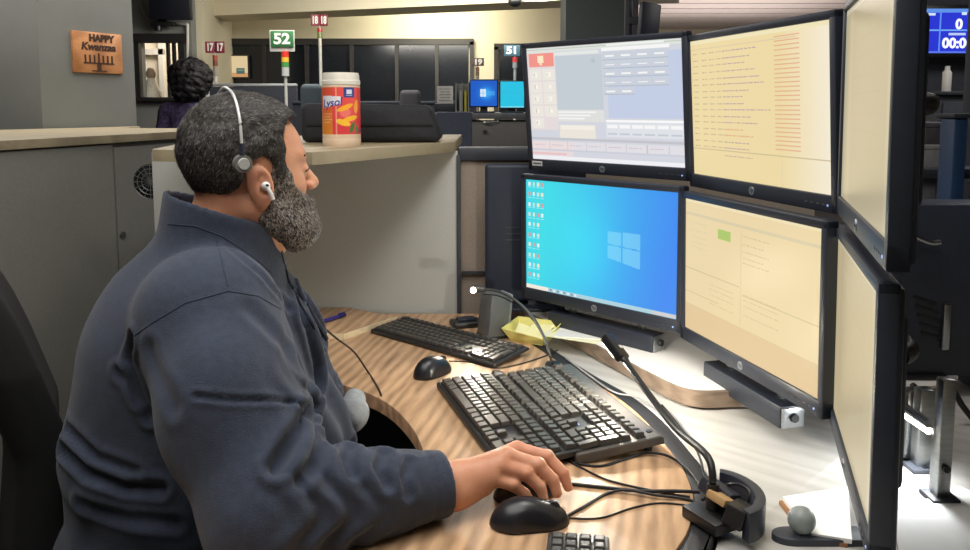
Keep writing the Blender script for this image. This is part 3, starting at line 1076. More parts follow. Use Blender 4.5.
MON = {
    'A': ((0.287, 2.005, 0.008), -45.5, 5.8), 'B': ((0.526, 1.586, -0.002), -75.8, 3.7), 'C': ((0.277, 1.981, -0.341), -45.9, 0.8),
    'D': ((0.512, 1.558, -0.351), -76.0, 1.3), 'E': ((0.507, 1.078, 0.004), -108.2, 0.7), 'F': ((0.532, 1.135, -0.362), -107.9, 0.9)}
monitor('upper far black monitor showing a pale dispatch console with a red button', *MON['A'], paint_dispatch(), M_screen, True)
monitor('upper middle black monitor showing a cream log with red and purple text rows', *MON['B'], paint_log(), M_screen)
monitor('lower far black monitor showing a bright blue desktop with window emblem', *MON['C'], paint_desktop(), M_screen)
monitor('lower middle black monitor showing a cream form with a green box', *MON['D'], paint_form(), M_screen)
monitor('upper right black monitor seen edge on with a dim beige screen', *MON['E'], paint_side(0), M_screen_dim)
monitor('lower right black monitor seen edge on with a dim beige screen', *MON['F'], paint_side(1), M_screen_dim)


def mon_point(k, x, y, z):
    """point in the frame of monitor k, from its screen centre: x right, y behind, z up"""
    p, yaw, tilt = MON[k]
    R = Matrix.Rotation(math.radians(yaw), 4, 'Z') @ Matrix.Rotation(math.radians(tilt), 4, 'X')
    return Vector(p) + Vector((0, 0, CAM_Z)) + R @ Vector((x, y, z))


# the stand behind: base, pole, two bent rails, a mounting plate per monitor
ms = thing('monitor_stand', 'black monitor array stand with bent rails and mounting plates behind the screens', 'stand', (0.86, 1.62, RZ))
mb = MB(); mb.box((0.86, 1.74, RZ + 0.006), (0.26, 0.16, 0.012), bevel=0.003); put('base_plate', mb, M_black, ms)
mb = MB(); mb.box((0.80, 1.70, RZ + 0.40), (0.05, 0.05, 0.79), bevel=0.005); put('pole', mb, M_metal, ms)
for (a, b, c_) in (('A', 'B', 'E'), ('C', 'D', 'F')):
    P = [mon_point(a, -0.1, 0.10, 0), mon_point(a, 0.12, 0.10, 0), mon_point(b, 0, 0.11, 0), mon_point(c_, -0.12, 0.082, 0), mon_point(c_, -0.02, 0.066, 0)]
    mb = MB(); mb.tube(P, 0.016, 12, smooth=5); mb.cyl(mon_point(b, 0, 0.11, 0), (0.80, 1.70, mon_point(b, 0, 0.11, 0).z), 0.016); put('rail', mb, M_black, ms)
for k in 'ABCDEF':
    mb = MB(); mb.cyl(mon_point(k, 0, 0.055, 0), mon_point(k, 0, 0.066 if k in 'EF' else 0.10, 0), 0.022, n=16)
    put('mounting_plate', mb, M_black, ms)

# black rail bars hung below the two lower monitors
for k, x0, x1, lab in (('C', -0.155, 0.175, 'black bar under the blue desktop monitor, with a metal end bracket'), ('D', -0.145, 0.135, 'black bar under the cream form monitor, with a metal end bracket')):
    p, yaw, tilt = MON[k]
    b0 = mon_point(k, (x0 + x1) / 2, 0.02, -SH / 2 - BB - 0.042)
    r = thing('mounting_bar', lab, 'mounting bar', (b0.x, b0.y, b0.z - 0.019), (0, 0, math.radians(yaw)), 'bars under the lower monitors')
    L = x1 - x0
    mb = MB(); mb.box((0, 0, 0.019), (L, 0.05, 0.042), bevel=0.003); put('bar', mb, M_bez, r, False)
    br = MB(); br.box((L / 2 + 0.003, 0, 0.019), (0.005, 0.046, 0.038), bevel=0.001); bo = put('end_bracket', br, M_metal, r, False); bo['label'] = 'metal end bracket'
    sc_ = MB(); sc_.cyl((L / 2 + 0.004, 0.0, 0.02), (L / 2 + 0.012, 0.0, 0.02), 0.009, 0.008, 14); put('screw', sc_, M_black, bo, False)
    for xx in (-L * 0.33, L * 0.33):
        hg = MB(); hg.box((xx, 0.012, 0.047), (0.018, 0.012, 0.034), bevel=0.002); put('hanger', hg, M_metal, r, False)
    ft = MB(); ft.cyl((L * 0.05, 0.01, -0.006), (L * 0.05, 0.01, 0.0), 0.008, n=12); put('clamp_foot', ft, M_metal, r, False)

# ================================================================== KEYBOARDS
M_kb = mat('keyboard_plastic', (42, 41, 41), 0.42, var=0.05, scale=60, bump=0.05, bscale=1500)
M_kb_grey = mat('keyboard_plastic_grey', (82, 78, 74), 0.4, var=0.05, scale=60, bump=0.05, bscale=1500)
M_key = mat('key_plastic', (64, 60, 56), 0.34, var=0.08, scale=40, bump=0.03, bscale=1500)
M_key_grey = mat('key_plastic_grey', (64, 61, 57), 0.38, var=0.08, scale=40, bump=0.03, bscale=1500)
KEYCACHE = {}


def key_mesh(w, d, h, tag_):
    k = (round(w, 4), round(d, 4), round(h, 4), tag_)
    if k not in KEYCACHE:
        b = bmesh.new()
        g, tp = 0.0009, 0.0022
        lo = [b.verts.new(p) for p in ((g, g, 0), (w - g, g, 0), (w - g, d - g, 0), (g, d - g, 0))]
        hi = [b.verts.new(p) for p in ((g + tp, g + tp, h), (w - g - tp, g + tp, h), (w - g - tp, d - g - tp * .5, h * .96), (g + tp, d - g - tp * .5, h * .96))]
        b.faces.new(hi)
        for i in range(4):
            b.faces.new((lo[i], lo[(i + 1) % 4], hi[(i + 1) % 4], hi[i]))
        bmesh.ops.bevel(b, geom=[e for e in b.edges if all(v in hi for v in e.verts)], offset=0.0007, segments=1, affect='EDGES')
        me = bpy.data.meshes.new('key')
        b.to_mesh(me); b.free()
        KEYCACHE[k] = me
    return KEYCACHE[k]


def key_layout():
    K = []
    def row(y, ws, x=0.0, h=1):
        for w in ws:
            if w > 0:
                K.append((x, y, w, h))
            x += abs(w)
    row(5.35, [1, -1, 1, 1, 1, 1, -.5, 1, 1, 1, 1, -.5, 1, 1, 1, 1, -.25, 1, 1, 1, -.25, 1, 1, 1, 1])
    row(4, [1] * 13 + [2, -.25, 1, 1, 1, -.25, 1, 1, 1, 1])
    row(3, [1.5] + [1] * 12 + [1.5, -.25, 1, 1, 1, -.25, 1, 1, 1])
    row(2, [1.75] + [1] * 11 + [2.25, -3.5, 1, 1, 1])
    row(1, [2.25] + [1] * 10 + [2.75, -1.25, 1, -1.25, 1, 1, 1])
    row(0, [1.25, 1.25, 1.25, 6.25, 1.25, 1.25, 1.25, 1.25, -.25, 1, 1, 1, -.25, 2, 1])
    K.append((21.5, 2, 1, 2)); K.append((21.5, 0, 1, 2))
    return K


def keyboard(label, corner, ang, W, D, front, tilt, palm, top, body_m, key_m, keyh=0.0075, style=0):
    """corner: front left corner on the desk; x along the keys, y towards the screens"""
    r = thing('keyboard', label, 'keyboard', corner, (0, 0, math.radians(ang)), 'keyboards on the desk')
    T = Matrix.Translation((0, 0, front)) @ Matrix.Rotation(tilt, 4, 'X')
    b = MB()
    pr = [(0, -front + 0.001), (0, -0.003), (0.004, 0.0), (D - 0.006, 0.0), (D, -0.004), (D, -front * 0.8)]
    lo = [b.bm.verts.new((0.0, y, z)) for y, z in pr]; hi = [b.bm.verts.new((W, y, z)) for y, z in pr]
    b.bm.faces.new(lo); b.bm.faces.new(list(reversed(hi)))
    for i in range(len(pr)):
        j = (i + 1) % len(pr)
        b.bm.faces.new((lo[i], lo[j], hi[j], hi[i]))
    me = b.mesh('case', 30); me.transform(T)
    o = put('case', me, body_m, r, False)
    md = o.modifiers.new('bevel', 'BEVEL'); md.width = 0.003; md.segments = 2; md.limit_method = 'ANGLE'
    mx = 0.009
    u = (W - 2 * mx) / 22.5
    ud = (D - palm - top) / 6.4
    wl = MB(); wl.box((mx + 7.5 * u, palm + 2.5 * ud, 0.0006), (15 * u + .002, 5 * ud + .002, 0.0012)); wl.box((mx + 16.75 * u, palm + 2.5 * ud, 0.0006), (3 * u, 5 * ud, 0.0012)); wl.box((mx + 20.5 * u, palm + 2.5 * ud, 0.0006), (4 * u, 5 * ud, 0.0012)); wl.box((mx + 11.25 * u, palm + 5.85 * ud, 0.0006), (22.5 * u, ud, 0.0012))
    me = wl.mesh('key_well'); me.transform(T); put('key_well', me, M_black, r, False)
    for (x, y, w, h) in key_layout():
        k = bpy.data.objects.new('key', key_mesh(w * u, h * ud, keyh, key_m.name))
        if not k.data.materials:
            k.data.materials.append(key_m)
        COL.objects.link(k)
        k.parent = r
        row_tilt = (0.06, 0.03, 0.0, -0.04, -0.08)[min(4, int(y))] if y < 5 else -0.08
        k.matrix_local = T @ Matrix.Translation((mx + x * u, palm + y * ud, 0.001)) @ Matrix.Rotation(row_tilt, 4, 'X')
    for x in (0.03, W - 0.03):
        ft = MB(); hh = front + math.sin(tilt) * (D - 0.025) - front * 0.75
        ft.box((x, D * math.cos(tilt) - 0.02, max(hh, 0.004) / 2), (0.025, 0.012, max(hh, 0.004)), bevel=0.001); put('foot', ft, M_black, r, False)
    if style == 1:
        lg = MB(); lg.cyl((W - 0.028, D - top * 0.5, 0.0002), (W - 0.028, D - top * 0.5, 0.0012), 0.006, n=20); me = lg.mesh('logo'); me.transform(T); put('logo', me, M_black, r, False)
        ld = MB()
        for q in range(3):
            ld.box((mx + 16.0 * u + q * u * 0.9, palm + 1.9 * ud + 0.004, 0.0012), (0.004, 0.002, 0.0012))
        me = ld.mesh('indicator'); me.transform(T); put('indicator', me, mat('blue_indicator', (90, 110, 240), 0.4, emit=(80, 100, 255), estr=1.0), r, False)
    return r


c = GZ(436, 381, DZ + 0.016)
keyboard('black keyboard nearest the man, its near end under his hand', (c.x, c.y, DZ), -72.5, 0.435, 0.156, 0.014, 0.07, 0.010, 0.010, M_kb, M_key)
c = GZ(502, 376, DZ + 0.02)
keyboard('grey black keyboard with a wide back bezel, between the hand and the gooseneck lamp', (c.x, c.y, DZ), -73.5, 0.42, 0.168, 0.02, 0.085, 0.008, 0.032, M_kb_grey, M_key_grey, 0.0095, 1)
c = GZ(370, 330, DZ + 0.010)
keyboard('slim black keyboard at the back of the desk beside the wooden board', (c.x, c.y, DZ), -41.5, 0.445, 0.134, 0.012, 0.09, 0.008, 0.008, M_kb, M_key, 0.005)


# ================================================================== MICE
def mouse(label, pos, ang, L, W, H, m, wheel_x=0.3):
    r = thing('mouse', label, 'mouse', pos, (0, 0, math.radians(ang)), 'mice on the desk')

    def f(P):
        x, y, z = P[:, 0], P[:, 1], P[:, 2]
        t = x / L
        wy = W / 2 * (0.92 - 0.16 * np.cos(t * 6.28) * 0 - 0.5 * np.abs(t) ** 3 * 2)
        a = s_ell(P, (0, 0, 0.0), (L / 2, W / 2, H))
        b_ = s_ell(P, (-L * 0.12, 0, 0.004), (L * 0.36, W * 0.46, H * 0.98))
        d = smin(a, b_, 0.01)
        waist = np.minimum(np.linalg.norm(np.stack([(x - L * .05) / 1.6, y - W * .82], 1), axis=1), np.linalg.norm(np.stack([(x - L * .05) / 1.6, y + W * .82], 1), axis=1)) - W * .36
        d = smax(d, -waist, 0.012)
        d = smax(d, -z + 0.0015, 0.002)
        groove = np.maximum(np.abs(y) - 0.0006, -(x - L * .12))
        d = smax(d, -np.maximum(groove, -(z - H * .3)), 0.0006)
        return d
    V, F = surface_nets(f, (-L / 2 - .006, -W / 2 - .006, -.003), (L / 2 + .006, W / 2 + .006, H + .008), 0.0016)
    put('shell', np_mesh('shell', V, F), m, r, False)
    wz = H * (1 - (wheel_x / .5) ** 2) ** .5 if wheel_x < .5 else H * .5
    w_ = MB(); w_.cyl((L * wheel_x, -0.0035, wz - 0.004), (L * wheel_x, 0.0035, wz - 0.004), 0.0085, n=18); put('scroll_wheel', w_, M_darkrail, r, False)
    b_ = MB(); b_.prism([(L * .47 * math.cos(a), W * .44 * math.sin(a)) for a in np.linspace(0, 6.283, 25)[:-1]], 0.0, 0.002); put('base', b_, M_black, r, False)
    return r


M_mouse = mat('mouse_plastic', (30, 31, 36), 0.32, var=0.06, scale=60, bump=0.02, bscale=1500)
a = GZ(434, 376, DZ); mouse('small black mouse at the far end of the nearest keyboard', (a.x - 0.003, a.y + 0.012, DZ), 48, 0.105, 0.062, 0.040, M_mouse)
a = GZ(530, 524, DZ); mouse('black mouse in front of the hand, nearest to the viewer', (a.x, a.y, DZ), 6, 0.118, 0.064, 0.037, M_mouse)
HM = Vector((0.064, 1.206, DZ))
mouse('black mouse hidden under the hand and curled fingers', HM, 18, 0.104, 0.056, 0.030, M_mouse, 0.40)


# ================================================================== CABLES
M_cable = mat('cable_black', (22, 22, 24), 0.5, var=0.03)
M_cable_grey = mat('cable_grey', (150, 150, 150), 0.5, var=0.03)


def cable(name, label, pts, r=0.0022, z=None, m=None, cat='cable', group='thin cables on the desk'):
    z = DZ + r if z is None else z
    P = []
    for p in pts:
        P.append(GZ(p[0], p[1], z + (p[2] if len(p) > 2 else 0)))
    b = MB(); b.tube(P, r, 8, smooth=6)
    o = put(name, b, m or M_cable)
    return tag(o, label, cat, group)


cable('cable', 'black cable from the nearest mouse running to the lamp base', [(567, 516), (585, 506), (606, 494), (626, 490, .004), (655, 495, .004), (690, 500), (708, 510)], 0.0023)
cable('cable', 'thicker black cable leading straight right from under the fingers', [(572, 484), (600, 487), (640, 491, .002), (672, 491, .003), (700, 492, .004)], 0.0030)
cable('cable', 'thin brown cable sagging lowest between mouse and lamp base', [(568, 518), (600, 518), (632, 508), (660, 503), (694, 506)], 0.0015)
cable('cable', 'black cable curving round the near end of the grey black keyboard', [(574, 463), (600, 466), (625, 459), (645, 453, .003), (668, 456, .004), (688, 470, .002), (702, 488)], 0.0024)
cable('cable', 'thin black cable slanting from the keyboard end towards the lamp base', [(556, 455), (580, 467), (605, 479), (640, 488), (690, 497)], 0.0018)
cable('cable', 'black cable looping up over the pale worktop at the lamp base', [(702, 500, .02), (718, 489, .03), (735, 484, .045), (748, 490, .045), (748, 502, .03), (737, 509, .01)], 0.0024)
cable('cable', 'black cable following the curved rubber edge of the desk', [(662, 405, .002), (690, 440, .002), (700, 458, .002), (704, 476, .004), (708, 492, .006)], 0.0022)
cable('cable', 'pale grey cable lying along the back of the grey black keyboard', [(566, 358), (590, 376), (614, 392, .003), (640, 398, .003), (668, 418, .002)], 0.0020, m=M_cable_grey)
cable('cable', 'thin cable from the small mouse to the far keyboard end', [(449, 361), (470, 362), (495, 368), (520, 364), (545, 356), (558, 350)], 0.0016)

# ================================================================== GOOSENECK LAMPS
lamp = thing('gooseneck_lamp', 'black gooseneck lamp leaning in front of the monitors, on a clamp base', 'lamp', GZ(706, 528, DZ))
hb = Vector((0.338, 1.135, DZ + 0.055))
hp0, hp1 = GY(624, 360, 1.47), GY(606, 336, 1.52)
mid = hb.lerp(hp0, 0.5) + Vector((0.012, -0.01, -0.012))
q1 = hb + Vector((-0.002, 0.03, 0.03))
mb = MB(); mb.tube([hb, q1, mid, hp0], 0.0058, 12, smooth=10); put('neck', mb, M_black, lamp)
ax = (hp1 - hp0)
az = ax.normalized()
ay = Vector((-0.55, 0.45, -0.6)); ay = (ay - az * ay.dot(az)).normalized()      # the lit side looks down at the desk
axx = ay.cross(az)
HM4 = Matrix.Translation(hp0) @ Matrix(((axx.x, ay.x, az.x, 0), (axx.y, ay.y, az.y, 0), (axx.z, ay.z, az.z, 0), (0, 0, 0, 1)))
mb = MB(); mb.box((0, 0, ax.length * 0.5), (0.026, 0.02, ax.length * 0.96), bevel=0.005, mtx=HM4); mb.cyl(hp0 - ax * 0.2, hp0 + ax * 0.1, 0.0065, 0.010, 14)
hd = put('lamp_head', mb, M_black, lamp)
M_led = mat('led_glow', (255, 250, 235), 0.4, var=0, emit=(255, 246, 226), estr=8.0)
em = MB(); em.box((0, 0.0105, ax.length * 0.55), (0.018, 0.0012, ax.length * 0.6), mtx=HM4); put('led_strip', em, M_led, hd)
mk = MB(); mk.box((0.003, -0.0103, ax.length * 0.4), (0.007, 0.0008, 0.007), mtx=HM4); put('white_mark', mk, M_white, hd)
bx = GZ(706, 528, DZ)
mb = MB(); mb.box((0.335, 1.125, DZ + 0.009), (0.055, 0.07, 0.018), (0, 0, 0.5), bevel=0.003); mb.cyl((0.338, 1.132, DZ + 0.018), hb, 0.011, 0.009); put('clamp_base', mb, M_black, lamp)
mb = MB(); mb.box((0.352, 1.15, DZ + 0.035), (0.03, 0.055, 0.022), (0.2, 0.3, 0.7), bevel=0.003); put('clamp_block', mb, M_navy, lamp)
mb = MB(); mb.box((0.345, 1.118, DZ + 0.040), (0.026, 0.034, 0.012), (0.1, 0.35, 0.6), bevel=0.002); tb = put('tape_wrap', mb, mat('tan_tape', (176, 142, 96), 0.6), lamp); tb['label'] = 'tan tape wrap'
mb = MB(); mb.box((0.365, 1.095, DZ + 0.028), (0.045, 0.03, 0.03), (0.2, 0.2, 0.9), bevel=0.003); put('clamp_jaw', mb, M_black, lamp)
lv = MB()
oa = [(0.350 + 0.062 * math.cos(t), 1.135 + 0.075 * math.sin(t)) for t in np.linspace(-1.25, 1.25, 16)]
ia = [(0.350 + 0.046 * math.cos(t), 1.135 + 0.060 * math.sin(t)) for t in np.linspace(1.25, -1.25, 16)]
lv.prism(oa + ia, DZ + 0.001, DZ + 0.046, bevel=0.002)
put('curved_shield', lv, M_bez, lamp)
ld = bpy.data.lights.new('gooseneck_lamp_light', 'POINT'); ld.energy = 4.6; ld.color = (1.0, 0.93, 0.80); ld.shadow_soft_size = 0.012
lo = bpy.data.objects.new('gooseneck_lamp_light', ld); lo.location = (hp0 + hp1) / 2 + ay * 0.03; COL.objects.link(lo)

l2 = thing('gooseneck_lamp', 'small grey gooseneck lamp with a glowing tip beside the speaker', 'lamp', GZ(553, 366, DZ))
np_ = [GZ(553, 366, DZ + 0.004), GY(549, 352, 1.80), GY(543, 335, 1.86), GY(532, 316, 1.93), GY(515, 300, 1.98), GY(497, 291, 2.02), GY(482, 289.5, 2.04)]
mb = MB(); mb.tube(np_, 0.0035, 10, smooth=8); put('neck', mb, mat('neck_grey', (92, 92, 92), 0.4, 0.5), l2)
mb = MB(); mb.tube([p + Vector((0.004, -0.004, -0.012)) for p in np_[1:]], 0.0016, 8, smooth=8); put('cord', mb, M_cable, l2)
mb = MB(); mb.cyl((np_[0].x, np_[0].y, DZ), (np_[0].x, np_[0].y, DZ + 0.012), 0.02, 0.017, 24); put('base', mb, M_black, l2)
hd0, hd1 = np_[-1], np_[-1] + (np_[-1] - np_[-2]).normalized() * 0.03
mb = MB(); mb.cyl(hd0 + Vector((0.008, 0, 0)), hd1, 0.007, 0.011, 18); hh = put('lamp_head', mb, mat('neck_grey', (92, 92, 92), 0.4), l2)
mb = MB(); mb.sphere(hd1 + Vector((0.004, -0.011, -0.002)), 0.008, 14); gl = put('bulb', mb, mat('bulb_glow', (255, 250, 230), 0.4, var=0, emit=(255, 244, 214), estr=14.0), hh)
ld = bpy.data.lights.new('small_lamp_light', 'SPOT'); ld.energy = 3.6; ld.color = (1.0, 0.92, 0.76); ld.spot_size = 1.9; ld.spot_blend = 0.6; ld.shadow_soft_size = 0.008
lo = bpy.data.objects.new('small_lamp_light', ld); lo.location = hd1 + Vector((0.004, -0.022, -0.002)); lo.rotation_euler = (Vector((0.05, 1.4, DZ)) - lo.location).to_track_quat('-Z', 'Y').to_euler(); COL.objects.link(lo)

# ================================================================== SMALL DESK THINGS
a = GZ(494, 336, DZ)
sp = thing('speaker', 'slim grey computer speaker standing behind the far keyboard', 'speaker', (a.x, a.y, DZ), (0.0, 0, math.radians(-62)))
mb = MB(); mb.box((0, 0.0, 0.0605), (0.066, 0.06, 0.115), (-0.10, 0, 0), bevel=0.005); put('cabinet', mb, mat('speaker_plastic', (96, 98, 98), 0.5, var=0.04), sp, False)
mb = MB(); mb.box((0, 0.034, 0.066), (0.058, 0.01, 0.10), (-0.10, 0, 0), bevel=0.004); put('grille', mb, mat('speaker_grille', (132, 136, 138), 0.6, var=0.1, scale=400), sp, False)
mb = MB(); mb.cyl((0.018, 0.032, 0.02), (0.018, 0.046, 0.019), 0.006, n=16); put('knob', mb, M_black, sp, False)
mb = MB(); mb.box((0, 0, 0.004), (0.07, 0.07, 0.008), bevel=0.002); put('foot', mb, M_black, sp, False)

a = GZ(466, 326, DZ)
hb_ = thing('charging_base', 'flat black rounded base behind the slim keyboard, left of the speaker', 'base', (a.x, a.y, DZ), (0, 0, 0.3))
mb = MB(); mb.box((0, 0, 0.009), (0.085, 0.06, 0.018), bevel=0.007, seg=3); put('housing', mb, M_black, hb_, False)
mb = MB(); mb.box((0, 0, 0.021), (0.05, 0.035, 0.008), bevel=0.003); put('cradle', mb, M_navy, hb_, False)

a = GZ(531, 340, DZ)
ty = thing('paper_tray', 'pale yellow folded paper tray between the speaker and the blue desktop monitor', 'tray', (a.x, a.y, DZ), (0, 0, math.radians(-28)))
M_yel = mat('yellow_paper', (226, 218, 132), 0.8, var=0.04, scale=20, bump=0.1)
M_yel2 = mat('pale_yellow_paper', (240, 234, 178), 0.8, var=0.04, scale=20)
mb = MB()
B0 = [(-.045, -.03, 0.001), (.045, -.03, 0.001), (.045, .03, 0.001), (-.045, .03, 0.001)]
B1 = [(-.066, -.044, .034), (.062, -.050, .022), (.07, .05, .046), (-.06, .046, .046)]
mb.quad(*B0)
for i in range(4):
    j = (i + 1) % 4
    mb.quad(B0[i], B0[j], B1[j], B1[i])
me = mb.mesh('tray_body', 0); o = put('tray_body', me, M_yel, ty, False); s_ = o.modifiers.new('thick', 'SOLIDIFY'); s_.thickness = 0.002
mb = MB(); mb.quad((-.02, -.01, .014), (.04, -.02, .012), (.055, .03, .04), (-.01, .03, .034)); mb.quad((-.04, -.015, .02), (-.015, -.02, .012), (-.01, .025, .026), (-.045, .02, .036))
o = put('folded_sheet', mb.mesh('folded_sheet', 0), M_yel2, ty, False); s_ = o.modifiers.new('thick', 'SOLIDIFY'); s_.thickness = 0.0012

a = GZ(575, 335, RZ)
ps = thing('paper_sheet', 'pale sheets lying on the riser shelf behind the black monitor bar', 'paper', (a.x, a.y, RZ), (0, 0, -0.5))
mb = MB(); mb.box((0, 0, 0.0015), (0.15, 0.1, 0.002)); put('sheet', mb, mat('yellowish_paper', (240, 238, 205), 0.8, var=0.02), ps, False)
mb = MB(); mb.box((0.02, 0.015, 0.0035), (0.14, 0.09, 0.002), (0, 0, 0.25)); put('sheet', mb, mat('white_paper', (232, 232, 228), 0.8, var=0.02), ps, False)

# dark switched off display standing behind the upper far monitor
dk_ = thing('spare_display', 'dark switched off display behind the far monitors, against the taupe partition', 'display', (0.12, 2.285, RZ))
mb = MB(); mb.box((0.145, 2.29, 1.04), (0.29, 0.03, 0.40), bevel=0.012, seg=3); put('back_shell', mb, mat('navy_shell', (38, 46, 62), 0.5, var=0.04, bump=0.03), dk_)
mb = MB()
for k in range(3):
    mb.box((0.095, 2.2735, 1.02 + k * 0.018), (0.07, 0.002, 0.004))
put('vent_slots', mb, M_darkrail, dk_)
mb = MB(); mb.box((0.15, 2.295, 0.848), (0.05, 0.02, 0.05)); mb.box((0.15, 2.28, WZ + 0.046), (0.16, 0.09, 0.01), bevel=0.003); put('foot', mb, M_navy, dk_)

# canister of wipes on the counter cap
c0 = GZ(342, 145.5, CAPZ)
cr, chh = 0.0485, GY(342, 73, c0.y).z - CAPZ
cr = (GY(361, 110, c0.y).x - GY(323, 110, c0.y).x) / 2
cn = thing('wipes_canister', 'orange canister of disinfecting wipes with a white lid on the counter cap', 'canister', (c0.x, c0.y, CAPZ))
bh = chh * 0.82
mb = MB(); mb.lathe([(0, 0), (cr * .96, 0), (cr, .006), (cr, .02), (cr * .985, .022), (cr * .985, bh - .004), (cr, bh), (cr * .9, bh + .004), (0, bh + .004)], n=40); put('tub', mb, mat('orange_tub', (232, 206, 178), 0.4, var=0.02), cn, False)
mb = MB(); mb.lathe([(cr * .9, bh + .003), (cr * 1.0, bh + .003), (cr * 1.01, bh + .008), (cr * 1.01, bh + chh * .07), (cr * .97, bh + chh * .08), (cr * .96, chh - .008), (cr * .92, chh), (cr * .5, chh + .001), (0, chh + .001)], n=40); put('lid', mb, mat('lid_white', (230, 226, 214), 0.35, var=0.02), cn, False)


def paint_can():
    w, h = 150, 90
    im = cvs(w, h, (226, 96, 66))
    X, Y = np.meshgrid(np.linspace(0, 1, w), np.linspace(0, 1, h))
    t = np.clip((Y - .35) / .3, 0, 1)[..., None]
    left = X < .42
    im[left] = ((1 - t) * np.array([226, 92, 66.]) + t * np.array([226, 138, 52.]))[left]
    im[~left] = ((1 - t) * np.array([232, 84, 78.]) + t * np.array([226, 70, 76.]))[~left]
    rect(im, .0, .93, 1, 1, (236, 210, 180))
    def blob(cx, cy, rx, ry, c, ang=0):
        a = math.radians(ang)
        u = (X - cx) * math.cos(a) * 1.65 + (Y - cy) * math.sin(a); v = -(X - cx) * math.sin(a) * 1.65 + (Y - cy) * math.cos(a)
        im[(u / rx) ** 2 + (v / ry) ** 2 < 1] = c
    blob(.60, .50, .17, .14, (226, 86, 92)); blob(.60, .50, .12, .09, (240, 120, 110))
    blob(.60, .40, .20, .05, (250, 178, 52), -20); blob(.68, .62, .2, .05, (250, 186, 40), -12); blob(.57, .70, .17, .06, (252, 196, 60), 15); blob(.78, .38, .07, .14, (246, 166, 60), 10)
    blob(.70, .80, .05, .12, (70, 120, 50), 25); blob(.78, .84, .04, .1, (90, 140, 60), -15)
    blob(.86, .86, .05, .05, (70, 110, 180))
    rect(im, .58, .0, .74, .20, (54, 68, 140)); rect(im, .62, .04, .70, .13, (220, 226, 240)); rect(im, .61, .15, .71, .17, (190, 200, 226))
    # pale wordmark flag
    fl = (X > .24) & (X < .54) & (Y > .16 + (X - .24) * .05) & (Y < .42 - (X - .24) * .3)
    im[fl] = (232, 232, 246)
    for k in range(4):
        rect(im, .27, .52 + k * .055, .27 + .14 - .02 * (k % 2), .535 + k * .055, (250, 222, 190), .8)
    rect(im, .47, 0, .485, 1, (250, 220, 190), .55)
    return im


z0, z1 = 0.022, bh - 0.004
A0, A1 = -math.pi / 2 - 1.9, -math.pi / 2 + 1.9
me = grid_mesh('label', paint_can(), lambda s, t: np.stack([cr * .995 * np.cos(A0 + (A1 - A0) * s), cr * .995 * np.sin(A0 + (A1 - A0) * s), z0 + (z1 - z0) * t], 1))
lbo = put('wrap_label', me, attr_mat('printed_label', 0.35), cn, False)
tm = text_mesh('Lysol', cr * 0.56, 0.0, 0.0005, shear=0.15)
for v in tm.vertices:
    th = A0 + (A1 - A0) * .405 + v.co.x / cr + 0.0
    zz = z0 + (z1 - z0) * .69 + v.co.y + v.co.x * 0.12
    v.co = (cr * 1.003 * math.cos(th), cr * 1.003 * math.sin(th), zz)
put('lettering', tm, mat('blue_ink', (40, 60, 150), 0.5), lbo, False)

# low dark bag or case behind the canister
a, b = GZ(305, 141, CAPZ), GZ(440, 139, CAPZ)
cy_ = c0.y + 0.16
x0, x1 = GY(300, 130, cy_).x, GY(440, 138, cy_).x
zt = GY(400, 103, cy_ + .05).z
bg = thing('equipment_bag', 'low black padded bag lying on the counter cap behind the canister', 'bag', ((x0 + x1) / 2, cy_ + 0.08, CAPZ))
mb = MB()
vs = mb.box(((x0 + x1) / 2, cy_ + 0.09, (CAPZ + zt) / 2), (x1 - x0, 0.18, zt - CAPZ), bevel=0.02, seg=3)
for v in vs:
    if v.co.z > CAPZ + 0.05:
        k = (v.co.z - CAPZ) / (zt - CAPZ)
        v.co.x += 0.0 if v.co.x < 0.5 * (x0 + x1) else -0.03 * k
        v.co.z -= 0.006 * max(0, (v.co.x - x0) / (x1 - x0)) * k
put('bag_body', mb, mat('bag_fabric', (36, 37, 42), 0.8, var=0.1, scale=60, bump=0.2), bg)
mb = MB(); mb.box(((x0 + x1) / 2, cy_ - 0.001, CAPZ + 0.05), ((x1 - x0) * 0.9, 0.004, 0.004)); put('zip', mb, M_black, bg)

# notepad, papers, grey ball at the near right
a = GZ(800, 533, WZ)
pd = thing('notepad', 'white notepad on a wooden clipboard under the right monitor, by the grey ball', 'notepad', (a.x + 0.02, a.y + 0.06, WZ))
n4 = [GZ(u, v, WZ + 0.012) for u, v in ((783, 497), (848, 487), (852, 540), (812, 534))]
mb = MB(); mb.prism([(p.x - 0.006, p.y) for p in n4][::-1], WZ, WZ + 0.006); put('clipboard', mb, mat('brown_board', (150, 106, 70), 0.6, var=0.06), pd)
mb = MB(); mb.prism([(p.x, p.y) for p in n4][::-1], WZ + 0.006, WZ + 0.013); put('paper_block', mb, mat('bright_paper', (240, 240, 238), 0.8, var=0.01), pd)
a = GZ(801, 534, WZ + 0.008)
bl = thing('ball_puck', 'grey ball sitting on a dark flat puck at the near right', 'ball', (a.x, a.y, WZ))
mb = MB(); mb.prism([(a.x - 0.012 + 0.03 * math.cos(t), a.y + 0.02 * math.sin(t)) for t in np.linspace(math.pi / 2, 1.5 * math.pi, 12)] + [(a.x + 0.09, a.y - 0.02), (a.x + 0.09, a.y + 0.02)], WZ, WZ + 0.010, bevel=0.002); put('puck', mb, M_darkrail, bl)
mb = MB(); mb.sphere((a.x, a.y, WZ + 0.010 + 0.0195), 0.0195, 32); put('ball', mb, mat('grey_ball', (132, 140, 138), 0.4, var=0.05, scale=80), bl)

